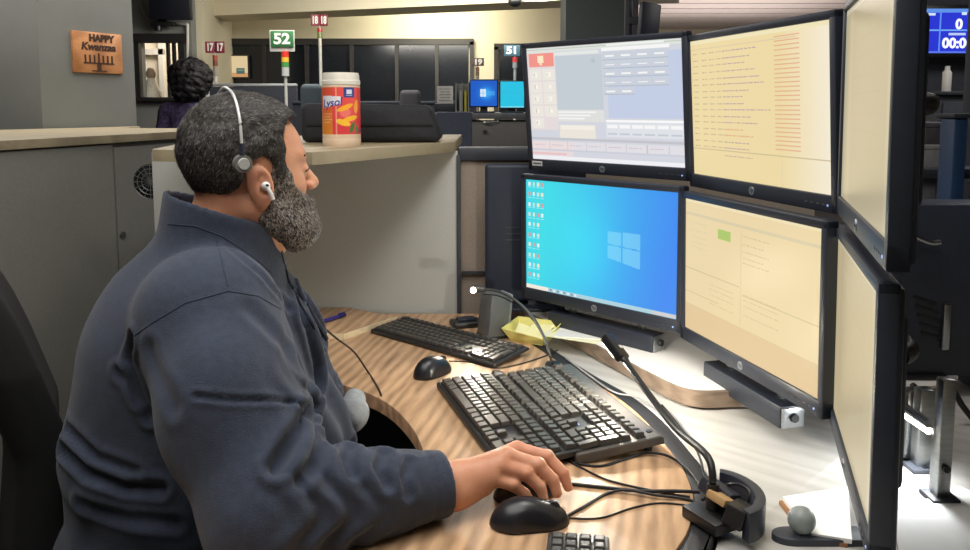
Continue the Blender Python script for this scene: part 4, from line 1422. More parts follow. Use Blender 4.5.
# light strip, posts and gear behind the right hand monitors
pA = GY(904, 414, 1.32); pB = GY(929, 431, 1.25)
ls = thing('light_strip', 'short white light strip glowing between the posts behind the right monitors', 'lamp', (pA.x, pA.y, pB.z - 0.02))
mb = MB(); mb.tube([pA, pB], 0.006, 10, smooth=0); put('tube', mb, M_led, ls)
mb = MB(); mb.tube([pA + Vector((0, 0, .012)), pB + Vector((0, 0, .012))], 0.008, 10, smooth=0); mb.box((pB.x + .012, pB.y - .005, (WZ + pB.z) / 2), (0.014, 0.014, pB.z - WZ), bevel=0.002); put('housing', mb, M_metal, ls)
area('light_strip_light', (pA + pB) / 2 + Vector((0, 0, -0.012)), (0.66, 1.3, WZ), 0.05, 0.9, (0.95, 0.98, 1.0), 0.02)
for k, (u, y, w, lab) in enumerate(((909, 1.36, 0.022, 'narrow metal post rising from the worktop behind the light strip'), (922, 1.33, 0.026, 'wide grey metal post behind the right monitors, beside the light strip'), (943, 1.22, 0.022, 'tall metal post with a bolt at the right edge of the monitor array'))):
    q = GY(u, 440, y)
    top = GY(u, 378 if k == 2 else 388, y).z
    po = thing('metal_post', lab, 'post', (q.x, y, WZ))
    mb = MB(); mb.box((q.x, y, (WZ + top) / 2), (w, w, top - WZ), bevel=0.003); put('post', mb, M_metal, po)
    mb = MB(); mb.box((q.x, y, WZ + 0.004), (w * 2, w * 2, 0.008), bevel=0.002); put('foot_plate', mb, M_darkrail, po)
    bo = MB(); bz_ = GY(u, 465, y).z; bo.cyl((q.x, y - w / 2, bz_), (q.x, y - w / 2 - 0.006, bz_), 0.006, n=10); put('bolt', bo, M_black, po)
# black equipment housing, further back at the right
eq = thing('equipment_housing', 'tall black equipment housing with a silver curved handle at the right edge', 'housing', (1.15, 1.72, WZ))
hx0 = GY(903, 300, 1.66).x
hz0, hz1 = GY(930, 378, 1.66).z, GY(930, 205, 1.66).z
mb = MB(); mb.box((hx0 + 0.25, 1.72, (hz0 + hz1) / 2), (0.5, 0.1, hz1 - hz0), bevel=0.006); mb.box((hx0 + 0.34, 1.74, (WZ + hz0) / 2), (0.28, 0.08, hz0 - WZ)); put('shell', mb, M_navy, eq)
P = [GY(u, v, 1.652) for u, v in ((912, 235), (922, 240), (932, 243), (940, 242))]
mb = MB(); mb.tube(P, 0.006, 10, smooth=4); put('handle', mb, M_metal, eq)['label'] = 'curved silver handle'
q = GY(948, 328, 1.655)
mb = MB(); mb.box((q.x, 1.664, q.z), (0.016, 0.012, 0.1), bevel=0.003); put('silver_strip', mb, M_metal, eq)
mb = MB()
for k in range(5):
    q = GY(925 + k * 2, 300 + k * 9, 1.668); mb.box((q.x, 1.668, q.z), (0.05, 0.004, 0.005), (0, 0.3, 0))
put('vent_slots', mb, M_black, eq)
for k, P in enumerate(([(912, 385), (928, 398), (944, 412)], [(910, 392), (918, 405), (930, 415), (945, 420)], [(955, 392), (962, 405), (972, 418)], [(958, 440), (965, 452), (975, 462)])):
    b_ = MB(); b_.tube([GY(u, v, 1.52) for u, v in P], 0.006, 8, smooth=5); tag(put('cable', b_, M_cable), ('thick black cable slanting down, topmost in the gap right of the monitors', 'thick black cable curving just above the glowing light strip', 'thick black cable at the right edge beside the tall bolted post', 'thick black cable at the right edge, level with the lower metal posts')[k], 'cable', 'cables behind the right monitors')
wp = [GZ(u, v, WZ + 0.004) for u, v in ((893, 512), (960, 486), (990, 500), (990, 570), (902, 570))]
sh_ = thing('paper_sheet', 'large white sheet on the worktop at the bottom right corner', 'paper', (wp[0].x + 0.1, wp[0].y - 0.05, WZ))
mb = MB(); mb.prism([(p.x, p.y) for p in wp][::-1], WZ + 0.0005, WZ + 0.004); put('sheet', mb, mat('bright_paper', (240, 240, 238), 0.8), sh_)

# small number pad cut by the bottom edge of the picture
a = GZ(578, 556, DZ)
kp = thing('number_pad', 'small dark number pad at the bottom edge, below the nearest mouse', 'keypad', (a.x, a.y, DZ), (0, 0, math.radians(-8)))
mb = MB(); mb.box((0, 0, 0.008), (0.085, 0.062, 0.014), bevel=0.003); put('case', mb, M_kb, kp, False)
for r_i in range(3):
    for c_i in range(4):
        k = bpy.data.objects.new('key', key_mesh(0.0185, 0.0175, 0.005, M_key.name))
        if not k.data.materials:
            k.data.materials.append(M_key)
        COL.objects.link(k); k.parent = kp
        k.location = (-0.038 + 0.0192 * c_i, -0.028 + 0.0187 * r_i, 0.0148)

# ================================================================== THE MAN AT THE DESK
from mathutils.bvhtree import BVHTree
HO = np.array([-0.402, 1.356, 1.280])
HYAW, HPITCH = 32.0, -3.0
HR = rotz(HYAW) @ roty(-HPITCH)                     # columns: forward, left, up


def head_sdf(Q):
    """Q in the head frame: x forward, y to his left, z up, origin between the ears"""
    A = np.stack([Q[:, 0], np.abs(Q[:, 1]), Q[:, 2]], 1)          # symmetric
    d = s_ell(Q, (-.012, 0, .046), (.098, .078, .088))
    d = smin(d, s_ell(Q, (.032, 0, .0), (.062, .063, .085)), .03)
    d = smin(d, s_ell(Q, (.035, 0, -.058), (.058, .060, .042)), .025)
    d = smin(d, s_cap(A, (-.005, .058, -.045), (.075, .022, -.082), .02), .03)
    d = smin(d, s_ell(Q, (.082, 0, -.082), (.024, .026, .020)), .02)        # chin
    d = smin(d, s_ell(A, (.052, .042, -.012), (.032, .024, .026)), .02)      # cheek
    d = smin(d, s_cap(A, (.082, .012, .040), (.070, .042, .042), .010), .012)  # brow ridge
    d = smax(d, -s_ell(A, (.096, .033, .018), (.016, .018, .011)), .012)     # eye socket
    d = smin(d, s_ell(A, (.078, .032, .018), (.0145, .0175, .0125)), .003)   # lids
    d = smin(d, s_cap(A, (.086, .016, .0255), (.083, .046, .020), .0022), .002)
    d = smin(d, s_cap(Q, (.088, 0, .030), (.111, 0, -.004), .0075, .0105), .010)  # nose
    d = smin(d, s_ell(Q, (.111, 0, -.007), (.0125, .0125, .011)), .006)
    d = smin(d, s_ell(A, (.103, .0125, -.0115), (.010, .0075, .0075)), .005)
    d = smax(d, -s_ell(A, (.106, .0065, -.0185), (.006, .0035, .004)), .002)
    d = smin(d, s_cap(A, (.103, 0, -.040), (.092, .024, -.044), .0058, .003), .005)   # lips
    d = smin(d, s_cap(A, (.102, 0, -.050), (.091, .022, -.047), .0062, .003), .005)
    # ear
    Re = rotz(20) @ roty(-12)
    e = A - np.array([-.004, .082, -.006])
    el = s_ell(e, (0, 0, 0), (.021, .0085, .034), Re)
    el = smax(el, -s_ell(e, (.004, .009, .002), (.0125, .007, .020), Re), .004)
    el = smin(el, s_ell(e, (.012, -.002, -.004), (.006, .006, .008)), .004)
    el = smin(el, s_ell(e, (.006, -.002, -.029), (.010, .0065, .010)), .006)
    el = smin(el, s_cap(e, (.002, .003, .012), (-.006, .004, -.012), .003), .003)
    d = smin(d, el, .008)
    return d


def hand(P, MCP, PIP, DIP, TIP, W, radii, thumb):
    d = smin(s_cap(P, W[0], W[1], .033, .031), s_cap(P, W[0] - np.array([0, 0, .008]), W[1] - np.array([0, 0, .008]), .030, .029), .01)
    d = smin(d, s_cap(P, W[1] + np.array([.004, -.012, -.012]), MCP[3] + np.array([-.012, .002, -.012]), .024, .017), .015)
    for k, (m, p, q, t) in enumerate(zip(MCP, PIP, DIP, TIP)):
        r = radii[k]
        base = W[1] + (m - W[1]) * .15
        d = smin(d, s_cap(P, base, m, .020, r * 1.28), .014)
    for k, (m, p, q, t) in enumerate(zip(MCP, PIP, DIP, TIP)):
        r = radii[k]
        f = smin(s_cap(P, m, p, r * 1.16, r * 1.02), s_cap(P, p, q, r * 1.02, r * .92), .004)
        f = smin(f, s_cap(P, q, t, r * .92, r * .74), .003)
        f = smin(f, s_ell(P, p + np.array([0, 0, r * .3]), (r * 1.12, r * 1.08, r * .85)), .003)
        d = smin(d, f, .0045)
    for a, b, r0, r1 in thumb:
        d = smin(d, s_cap(P, a, b, r0, r1), .007)
    return d


def G(u, v, z):
    return np.array(GZ(u, v, z))


R_MCP = [G(517, 449, .857), G(508, 456, .862), G(500, 466, .855), G(491, 478, .841)]
R_PIP = [G(547, 457, .849), G(538, 465, .850), G(526, 474, .842), G(513, 485, .829)]
R_DIP = [G(563, 473, .828), G(553, 480, .828), G(540, 487, .822), G(525, 494, .812)]
R_TIP = [G(568, 487, .808), G(557, 493, .810), G(544, 498, .806), G(530, 500, .803)]
R_W = [np.array([-.105, 1.128, .836]), np.array([-.045, 1.156, .838])]
R_TH = [(np.array([-.02, 1.185, .832]), np.array([.022, 1.238, .822]), .020, .015), (np.array([.022, 1.238, .822]), np.array([.058, 1.252, .812]), .0135, .0115), (np.array([.058, 1.252, .812]), np.array([.084, 1.250, .806]), .0115, .0085)]
L_W = [np.array([-.34, 1.62, .70]), np.array([-.30, 1.58, .69])]
L_MCP = [np.array([-.225 + .0 * k, 1.50 + .022 * k, .70 - .002 * k]) for k in range(4)]
L_PIP = [m + np.array([.042, -.012, -.004]) for m in L_MCP]
L_DIP = [m + np.array([.064, -.016, -.018]) for m in L_MCP]
L_TIP = [m + np.array([.076, -.018, -.036]) for m in L_MCP]
L_TH = [(np.array([-.29, 1.545, .69]), np.array([-.25, 1.48, .695]), .018, .014), (np.array([-.25, 1.48, .695]), np.array([-.205, 1.465, .69]), .0125, .009)]
RAD = [.0102, .0105, .0100, .0090]

SH_R, EL_R = np.array([-.425, 1.205, 1.075]), np.array([-.300, 1.055, .850])
SH_L, EL_L = np.array([-.500, 1.590, 1.070]), np.array([-.500, 1.700, .790])
NK0, NK1 = np.array([-.475, 1.345, 1.06]), np.array([-.425, 1.356, 1.235])


def body_sdf(P):
    d = head_sdf((P - HO) @ HR)
    nk = s_cap(P, NK0, NK1, .078, .068)
    nk = smin(nk, s_ell(P, HO + HR @ np.array([.02, 0, -.10]), (.055, .055, .045)), .03)
    d = smin(d, nk, .025)
    t = s_ell(P, (-.50, 1.38, .82), (.20, .195, .24))
    t = smin(t, s_ell(P, (-.50, 1.385, 1.0), (.14, .19, .13)), .08)
    t = smin(t, s_cap(P, SH_R + np.array([-.02, .03, -.01]), SH_L + np.array([-.0, -.03, -.01]), .07), .06)
    t = smin(t, s_ell(P, (-.54, 1.37, .60), (.17, .19, .12)), .06)
    d = smin(d, t, .04)
    d = smin(d, smin(s_cap(P, SH_R, EL_R, .07, .055), s_cap(P, EL_R, R_W[0], .052, .030), .02), .03)
    d = smin(d, smin(s_cap(P, SH_L, EL_L, .065, .05), s_cap(P, EL_L, L_W[0], .05, .030), .02), .03)
    d = smin(d, hand(P, R_MCP, R_PIP, R_DIP, R_TIP, R_W, RAD, R_TH), .012)
    d = smin(d, hand(P, L_MCP, L_PIP, L_DIP, L_TIP, L_W, RAD, L_TH), .012)
    return d


COLDIR = np.array([.93, .36, 0.])
COLB = np.array([-.532, 1.33, 1.262])


def jacket_sdf(P):
    t = s_ell(P, (-.498, 1.385, .80), (.238, .235, .26))
    t = smin(t, s_ell(P, (-.47, 1.40, .79), (.215, .20, .17)), .05)            # belly
    t = smin(t, s_ell(P, (-.505, 1.385, 1.0), (.178, .225, .15)), .08)
    t = smin(t, s_ell(P, (-.44, 1.39, 1.0), (.13, .15, .11)), .05)             # chest
    t = smin(t, s_ell(P, (-.56, 1.38, .60), (.20, .22, .16)), .06)
    t = smin(t, s_cap(P, SH_R + np.array([-.03, .05, .0]), SH_L + np.array([0, -.05, .0]), .088), .06)
    t = smin(t, s_cap(P, (-.50, 1.35, 1.06), (-.445, 1.357, 1.17), .125, .092), .05)   # trapezius and collar root
    ar = smin(s_cap(P, SH_R, EL_R, .112, .090), s_cap(P, EL_R, (-.072, 1.143, .840), .086, .049), .03)
    ar = smin(ar, s_ell(P, (-.375, 1.10, .97), (.085, .085, .12)), .03)
    d = smin(t, ar, .018)
    al = smin(s_cap(P, SH_L, EL_L, .098, .080), s_cap(P, EL_L, (-.36, 1.635, .705), .075, .046), .03)
    d = smin(d, al, .03)
    # stand collar
    co = s_cap(P, (-.462, 1.350, 1.10), (-.435, 1.358, 1.30), .105, .098)
    d = smin(d, co, .018)
    top = (P[:, 2] - COLB[2]) + .355 * ((P - COLB) @ COLDIR)
    d = smax(d, top, .006)
    hole = s_cap(P, (-.462, 1.350, 1.12), (-.435, 1.358, 1.34), .090, .088)
    d = smax(d, -hole, .006)
    # cuffs are open
    d = smax(d, -s_cap(P, (-.085, 1.138, .840), (-.02, 1.165, .840), .036), .004)
    d = smax(d, -s_cap(P, (-.37, 1.64, .707), (-.30, 1.59, .69), .036), .004)
    d = smax(d, (P - np.array([-.060, 1.149, .84])) @ np.array([.9, .42, 0.]) - 0.0 + np.where(P[:, 0] < -.2, -9, 0), .004)
    # cuff welt and hem
    ax = np.array([.92, .39, 0.])
    s_ = (P - np.array([-.060, 1.149, .84])) @ ax
    d = d + .0025 * np.exp(-((s_ + .030) / .0035) ** 2) * (P[:, 0] > -.2) * (P[:, 1] < 1.3)
    # soft folds of the cloth
    z = P[:, 2]
    low = np.clip((1.02 - z) / .25, 0, 1) * np.where((P[:, 0] > -.16) & (P[:, 1] < 1.25), np.clip((-.05 - s_) / .05, 0, 1), 1)
    d = d + .0045 * wob(P * np.array([1, 1, 1.6]), 26, 3) * low + .0025 * wob(P, 60, 5) * low
    fw = np.clip((P[:, 0] + .33) / .08, 0, 1) * (P[:, 1] < 1.3)
    d = d + .0055 * np.sin(s_ * 118 + 2.6 * np.sin(P[:, 2] * 60 + s_ * 17) + P[:, 1] * 34) * fw * np.clip((-.05 - s_) / .05, 0, 1) * (.6 + .4 * np.sin(s_ * 31 + 1))
    chest = np.clip((P[:, 0] + .40) / .05, 0, 1) * (P[:, 1] > 1.28) * np.clip((1.08 - z) / .05, 0, 1)
    d = d + .007 * np.sin(P[:, 1] * 75 + z * 28 + P[:, 0] * 20) * chest
    return d


def trouser_sdf(P):
    d = s_ell(P, (-.55, 1.38, .58), (.19, .205, .125))
    for y, ky in ((1.27, 1.20), (1.49, 1.56)):
        l = s_cap(P, (-.50, y, .585), (-.06, ky, .60), .105, .078)
        l = smin(l, s_cap(P, (-.06, ky, .60), (.0, ky, .12), .076, .058), .03)
        d = smin(d, l, .03)
    d = smax(d, .10 - P[:, 2], .006)
    return d + .003 * wob(P, 40, 9)


man = thing('person', 'bearded man in a navy fleece, seated with one hand on a mouse', 'person', (-0.5, 1.38, 0.0))
M_skin = bpy.data.materials.new('skin')
M_skin.use_nodes = True
nt = M_skin.node_tree; b = nt.nodes['Principled BSDF']
b.inputs['Roughness'].default_value = 0.5
b.inputs['Subsurface Weight'].default_value = 0.25
b.inputs['Subsurface Radius'].default_value = (0.012, 0.005, 0.003)
b.inputs['Subsurface Scale'].default_value = 1.0
tc = nt.nodes.new('ShaderNodeTexCoord'); n1 = nt.nodes.new('ShaderNodeTexNoise'); n1.inputs['Scale'].default_value = 14; n1.inputs['Detail'].default_value = 6
rp = nt.nodes.new('ShaderNodeValToRGB'); rp.color_ramp.elements[0].position = .35; rp.color_ramp.elements[1].position = .7
rp.color_ramp.elements[0].color = lin((200, 138, 108)); rp.color_ramp.elements[1].color = lin((222, 166, 134))
nt.links.new(tc.outputs['Object'], n1.inputs['Vector']); nt.links.new(n1.outputs['Fac'], rp.inputs[0]); nt.links.new(rp.outputs[0], b.inputs['Base Color'])
n2 = nt.nodes.new('ShaderNodeTexNoise'); n2.inputs['Scale'].default_value = 260; bp = nt.nodes.new('ShaderNodeBump'); bp.inputs['Strength'].default_value = .18; bp.inputs['Distance'].default_value = .002
nt.links.new(tc.outputs['Object'], n2.inputs['Vector']); nt.links.new(n2.outputs['Fac'], bp.inputs['Height']); nt.links.new(bp.outputs[0], b.inputs['Normal'])
V, F = surface_nets(body_sdf, (-.76, .95, .48), (.16, 1.80, 1.44), 0.003)
put('body', np_mesh('body', V, F), M_skin, man)

M_fleece = mat('navy_fleece', (52, 60, 77), 0.95, var=0.07, scale=90, bump=0.35, bscale=500, sheen=0.12)
M_fleece2 = mat('navy_fleece_seam', (52, 60, 76), 0.95, var=0.05, scale=90, bump=0.3, bscale=500)
V, F = surface_nets(jacket_sdf, (-.84, .90, .40), (-.03, 1.82, 1.29), 0.0048)
jm = np_mesh('fleece_jacket', V, F)


def hits(me, px, n=10):
    """points of a surface along a line of photo pixels, densified"""
    N = len(me.vertices)
    co = np.empty(N * 3, np.float32); me.vertices.foreach_get('co', co)
    k = len(me.polygons)
    vi = np.empty(k * 4, np.int32); me.loops.foreach_get('vertex_index', vi)
    tree = hits.cache.get(me.name)
    if tree is None:
        tree = BVHTree.FromPolygons(co.reshape(-1, 3).tolist(), vi.reshape(-1, 4).tolist())
        hits.cache[me.name] = tree
    out = []
    for (a, b_) in zip(px, px[1:]):
        for i in range(n):
            t = i / n
            u, v = a[0] + (b_[0] - a[0]) * t, a[1] + (b_[1] - a[1]) * t
            loc, nor, idx, dist = tree.ray_cast(Vector((0, 0, CAM_Z)), Vector(px_ray(u, v)).normalized())
            if loc is not None:
                out.append(loc)
    return out


hits.cache = {}


def crease(me, px, depth, width, ridge=0.5):
    """press a fold line into a cloth mesh"""
    L = np.array([tuple(p) for p in hits(me, px)])
    if not len(L):
        return
    N = len(me.vertices)
    co = np.empty(N * 3, np.float32); me.vertices.foreach_get('co', co); co = co.reshape(-1, 3)
    nr = np.empty(N * 3, np.float32); me.vertices.foreach_get('normal', nr); nr = nr.reshape(-1, 3)
    near = np.where(((co > L.min(0) - width * 3) & (co < L.max(0) + width * 3)).all(1))[0]
    if not len(near):
        return
    D = np.sqrt(((co[near, None, :] - L[None]) ** 2).sum(2)).min(1)
    disp = -depth * np.exp(-(D / width) ** 2) + depth * ridge * np.exp(-((D - 1.9 * width) / (width * .8)) ** 2)
    co[near] += nr[near] * disp[:, None]
    me.vertices.foreach_set('co', co.ravel()); me.update()


for px, dep, wid in (
    ([(196, 396), (235, 400), (275, 400), (311, 407)], .0045, .004),
    ([(313, 404), (301, 424), (287, 448), (274, 470)], .014, .010),
    ([(134, 338), (131, 362), (140, 392), (152, 420)], .012, .008),
    ([(140, 400), (128, 380), (118, 372)], .006, .008),
    ([(62, 448), (88, 472), (125, 486), (165, 489)], .012, .009),
    ([(68, 428), (98, 458), (140, 474)], .007, .008),
    ([(80, 505), (130, 520), (180, 524)], .006, .010),
    ([(352, 442), (347, 458), (352, 476)], .008, .008),
    ([(384, 452), (378, 468), (388, 486)], .007, .008),
    ([(326, 436), (318, 460), (300, 482)], .007, .009),
    ([(410, 462), (404, 478), (410, 496)], .005, .007),
    ([(297, 296), (310, 330), (318, 366), (316, 396)], .012, .009),
    ([(306, 300), (328, 345), (340, 385)], .007, .007),
    ([(150, 350), (160, 380), (175, 410)], .005, .012),
    ([(250, 310), (280, 340), (300, 372)], .004, .012),
    ([(232, 250), (262, 275), (292, 312)], .005, .007),
):
    crease(jm, px, dep, wid)
jk = put('fleece_jacket', jm, M_fleece, man)
hits.cache.clear()
off_ = Vector(man.location)


def jacket_line(name, px, r, m, lift=0.001):
    pts = [p + off_ for p in hits(jm, px, 6)]
    if len(pts) < 3:
        return
    pts = [p + (Vector((0, 0, CAM_Z)) - p).normalized() * lift for p in pts]
    b_ = MB(); b_.tube(pts, r, 6, smooth=0); return put(name, b_, m, jk)


# (the jacket mesh is stored relative to the man's base, so shift the camera ray instead of the mesh)
def hits(me, px, n=6, _c={}):
    if me.name not in _c:
        N = len(me.vertices)
        co = np.empty(N * 3, np.float32); me.vertices.foreach_get('co', co)
        vi = np.empty(len(me.polygons) * 4, np.int32); me.loops.foreach_get('vertex_index', vi)
        _c[me.name] = BVHTree.FromPolygons(co.reshape(-1, 3).tolist(), vi.reshape(-1, 4).tolist())
    out = []
    for (a, b_) in zip(px, px[1:]):
        for i in range(n):
            t = i / n
            loc, nor, idx, dist = _c[me.name].ray_cast(Vector((0, 0, CAM_Z)) - off_, Vector(px_ray(a[0] + (b_[0] - a[0]) * t, a[1] + (b_[1] - a[1]) * t)).normalized())
            if loc is not None:
                out.append(loc)
    return out


jacket_line('seam', [(131, 338), (152, 323), (185, 303), (228, 291), (258, 296), (285, 312)], .0009, M_fleece2, .0004)
jacket_line('seam', [(216, 236), (222, 262), (229, 291)], .0009, M_fleece2, .0004)
jacket_line('seam', [(168, 224), (195, 226), (222, 236), (252, 256), (276, 276)], .0009, M_fleece2, .0004)
jacket_line('zip', [(279, 240), (284, 262), (288, 280), (302, 305), (318, 333)], .0032, M_navy, 0.001)
jacket_line('zip_flap', [(286, 243), (292, 268), (300, 292), (322, 330), (336, 356)], .0042, M_fleece2, 0.001)
tr = V, F = surface_nets(trouser_sdf, (-.80, 1.05, .06), (.12, 1.72, .76), 0.009)
put('trousers', np_mesh('trousers', V, F), mat('dark_trousers', (36, 38, 46), 0.9, var=0.08, scale=120, bump=0.2), man)
for ky in (1.20, 1.56):
    def shoe(P, ky=ky):
        d = smin(s_ell(P, (.09, ky, .045), (.12, .048, .045)), s_ell(P, (.0, ky, .065), (.065, .046, .07)), .03)
        return smax(d, .004 - P[:, 2], .003)
    V, F = surface_nets(shoe, (-.09, ky - .07, -.005), (.24, ky + .07, .15), 0.007)
    so = put('shoe', np_mesh('shoe', V, F), M_black, man)
    mb = MB(); mb.prism([(.075 + .135 * math.cos(a), ky + .05 * math.sin(a)) for a in np.linspace(0, 6.283, 25)[:-1]], 0.0, 0.012); put('sole', mb, M_darkrail, so)

# pale grey shirt hem showing below the fleece
def hem(P):
    d = s_ell(P, (-.250, 1.475, .82), (.026, .040, .042)) + .008 * wob(P, 80, 4)
    return d
V, F = surface_nets(hem, (-.32, 1.40, .74), (-.20, 1.55, .89), 0.005)
put('shirt_hem', np_mesh('shirt_hem', V, F), mat('grey_tee', (150, 156, 160), 0.9, var=0.05, scale=100, bump=0.2), man)['label'] = 'pale grey shirt hem'

# hair, beard and brows: close shells with their own relief, plus short strands
HAIR_POLY = [(.098, .122), (.092, .100), (.066, .104), (.042, .100), (.038, .070), (.043, .040), (.039, .004), (.016, -.004), (.014, .030), (-.004, .040), (-.026, .024), (-.030, -.014), (-.056, -.038), (-.075, -.050), (-.09, -.09), (-.2, -.09), (-.2, .25), (.13, .25), (.12, .14)]
BEARD_POLY = [(.012, .030), (.044, .034), (.056, .012), (.066, -.012), (.080, -.022), (.096, -.0215), (.15, -.021), (.16, -.14), (.06, -.15), (.012, -.125), (-.012, -.085), (-.006, -.06), (.010, -.035)]


def hair_sdf(P):
    Q = (P - HO) @ HR
    th = .007 + .006 * np.clip((Q[:, 2] - .03) / .08, 0, 1)
    n_ = .0012 * wob(Q * np.array([.5, 1, 1]), 150, 11) + .0009 * wob(Q * np.array([.6, 1, 1]), 420, 12)
    d = head_sdf(Q) - th + n_
    m = s_poly(Q[:, 0] + .003 * wob(Q, 150, 2), Q[:, 2] + .003 * wob(Q, 160, 3), HAIR_POLY)
    d = smax(d, m, .012)
    ear = s_ell(np.stack([Q[:, 0], np.abs(Q[:, 1]), Q[:, 2]], 1), (-.002, .085, -.004), (.027, .03, .042))
    return smax(d, -ear, .006)


def beard_sdf(P):
    Q = (P - HO) @ HR
    th = .0042 + .0135 * np.clip((-Q[:, 2] - .02) / .06, 0, 1) * np.clip((Q[:, 0] - .0) / .06, 0, 1)
    n_ = .0009 * wob(Q * np.array([1, 1, .5]), 200, 21) + .0009 * wob(Q * np.array([1, 1, .6]), 420, 22)
    d = head_sdf(Q) - th + n_
    m = s_poly(Q[:, 0] + .0025 * wob(Q, 150, 6), Q[:, 2] + .0025 * wob(Q, 170, 7), BEARD_POLY)
    d = smax(d, m, .013)
    d = smax(d, -s_ell(Q, (.118, 0, -.0455), (.026, .022, .0055)), .004)
    return d


def hair_material(name, c0, c1, sc_):
    m = bpy.data.materials.new(name); m.use_nodes = True
    nt = m.node_tree; b = nt.nodes['Principled BSDF']; b.inputs['Roughness'].default_value = .6; b.inputs['Specular IOR Level'].default_value = .3
    tc = nt.nodes.new('ShaderNodeTexCoord'); n = nt.nodes.new('ShaderNodeTexNoise'); n.inputs['Scale'].default_value = sc_; n.inputs['Detail'].default_value = 8; n.inputs['Roughness'].default_value = .7
    r = nt.nodes.new('ShaderNodeValToRGB'); r.color_ramp.elements[0].position = .42; r.color_ramp.elements[0].color = lin(c0); r.color_ramp.elements[1].position = .72; r.color_ramp.elements[1].color = lin(c1)
    nt.links.new(tc.outputs['Object'], n.inputs['Vector']); nt.links.new(n.outputs['Fac'], r.inputs[0]); nt.links.new(r.outputs[0], b.inputs['Base Color'])
    return m


GREY = .09


def strands(name, me, count, length, width, flow, parent, cols, seed):
    """short tapered blades rooted on a shell mesh (head frame flow), many and thin: one part"""
    r = np.random.default_rng(seed)
    N = len(me.vertices)
    co = np.empty(N * 3, np.float32); me.vertices.foreach_get('co', co); co = co.reshape(-1, 3)
    nr = np.empty(N * 3, np.float32); me.vertices.foreach_get('normal', nr); nr = nr.reshape(-1, 3)
    out = (body_sdf(co + np.array(off_)) > .004)
    ids = np.where(out)[0]
    i = r.choice(ids, count)
    p, n = co[i], nr[i]
    q = (p + np.array(off_) - HO) @ HR
    f = flow(q) @ HR.T + r.normal(size=(count, 3)) * .2
    f -= n * (f * n).sum(1)[:, None]
    f /= np.linalg.norm(f, axis=1)[:, None] + 1e-9
    s = np.cross(f, n)
    l = length * r.uniform(.6, 1.3, count)[:, None]
    w = width * r.uniform(.7, 1.2, count)[:, None]
    a = p - n * .001
    mid = p + f * l * .55 + n * l * .09
    tip = p + f * l + n * l * .06
    Vv = np.stack([a - s * w, a + s * w, mid + s * w * .8, mid - s * w * .8, tip], 1).reshape(-1, 3)
    k = np.arange(count)[:, None] * 5
    me2 = np_mesh(name, Vv, np.concatenate([np.stack([k[:, 0], k[:, 0] + 1, k[:, 0] + 2, k[:, 0] + 3], 1), np.stack([k[:, 0] + 3, k[:, 0] + 2, k[:, 0] + 4, k[:, 0] + 4], 1)]) if False else np.stack([k[:, 0], k[:, 0] + 1, k[:, 0] + 2, k[:, 0] + 3], 1))
    o = put(name, me2, cols, parent, False)
    me2.polygons.foreach_set('material_index', (r.random(len(me2.polygons)) < GREY).astype(np.int32)) if len(cols) > 1 else None
    o['kind'] = 'stuff'
    return o


M_hair = hair_material('dark_greying_hair', (42, 38, 36), (104, 98, 92), 160)
M_hair_dark = mat('hair_strand_dark', (34, 32, 32), .55, var=.1, scale=100)
M_hair_grey = mat('hair_strand_grey', (122, 118, 114), .55, var=.1, scale=100)
V, F = surface_nets(hair_sdf, HO - np.array([.17, .17, .14]), HO + np.array([.17, .17, .19]), 0.0026)
hm = np_mesh('hair', V, F); ho = put('hair', hm, M_hair, man)
strands('hair_strands', hm, 15000, .013, .00038, lambda q: np.stack([np.where(q[:, 2] > .09, .8, -.35), 0 * q[:, 0], np.where(q[:, 2] > .09, .1, -1.)], 1), ho, [M_hair_dark, M_hair_grey], 3)
V, F = surface_nets(beard_sdf, HO - np.array([.16, .16, .20]), HO + np.array([.19, .19, .08]), 0.0026)
bm_ = np_mesh('beard', V, F); bo_ = put('beard', bm_, hair_material('greying_beard', (58, 51, 47), (178, 168, 158), 220), man)
GREY = .45
strands('beard_strands', bm_, 9000, .0125, .00040, lambda q: np.stack([.35 + 0 * q[:, 0], 0 * q[:, 0], -1. + 0 * q[:, 0]], 1), bo_, [M_hair_dark, mat('beard_strand_grey', (176, 168, 160), .55, var=.1, scale=100)], 4)
for s in (-1, 1):
    def brow(P, s=s):
        Q = (P - HO) @ HR
        Q = np.stack([Q[:, 0], Q[:, 1] * s, Q[:, 2]], 1)
        return smax(s_cap(Q, (.0905, .018, .042), (.079, .050, .043), .0042, .0026), -head_sdf(Q) - .0, .002) + .0008 * wob(Q, 500, 3)
    V, F = surface_nets(brow, HO - np.array([.10, .10, .02]), HO + np.array([.14, .14, .09]), 0.002)
    put('eyebrow', np_mesh('eyebrow', V, F), M_hair_dark, man)
    mb = MB(); mb.tube([HO + HR @ np.array(q_) for q_ in ((.0915, .022 * s, .0195), (.0935, .032 * s, .0205), (.0905, .041 * s, .0195), (.083, .049 * s, .0165))], .0011, 6, smooth=4); put('eyelash', mb, M_hair_dark, man)
    mb = MB(); c_ = HO + HR @ np.array([.0785, .032 * s, .0175]); mb.sphere(c_, .0128, 20)
    eo = put('eyeball', mb, mat('eye_white', (214, 206, 198), .25, var=.02), man)
    mb = MB(); c2 = HO + HR @ np.array([.0785 + .0118, .032 * s, .0175]); c3 = HO + HR @ np.array([.0785 + .0131, .032 * s, .0175]); mb.cyl(c2, c3, .0055, .0050, 18); put('iris', mb, mat('dark_iris', (46, 30, 22), .2), eo)

# ------------------------------------------------------------------ headset and earbud
hs = thing('headset', 'thin silver headset band with a round ear pad over his hair', 'headset', Vector(HO) + Vector((0, 0, 0.1)))


def HW(x, y, z):
    return Vector(HO + HR @ np.array([x, y, z]))


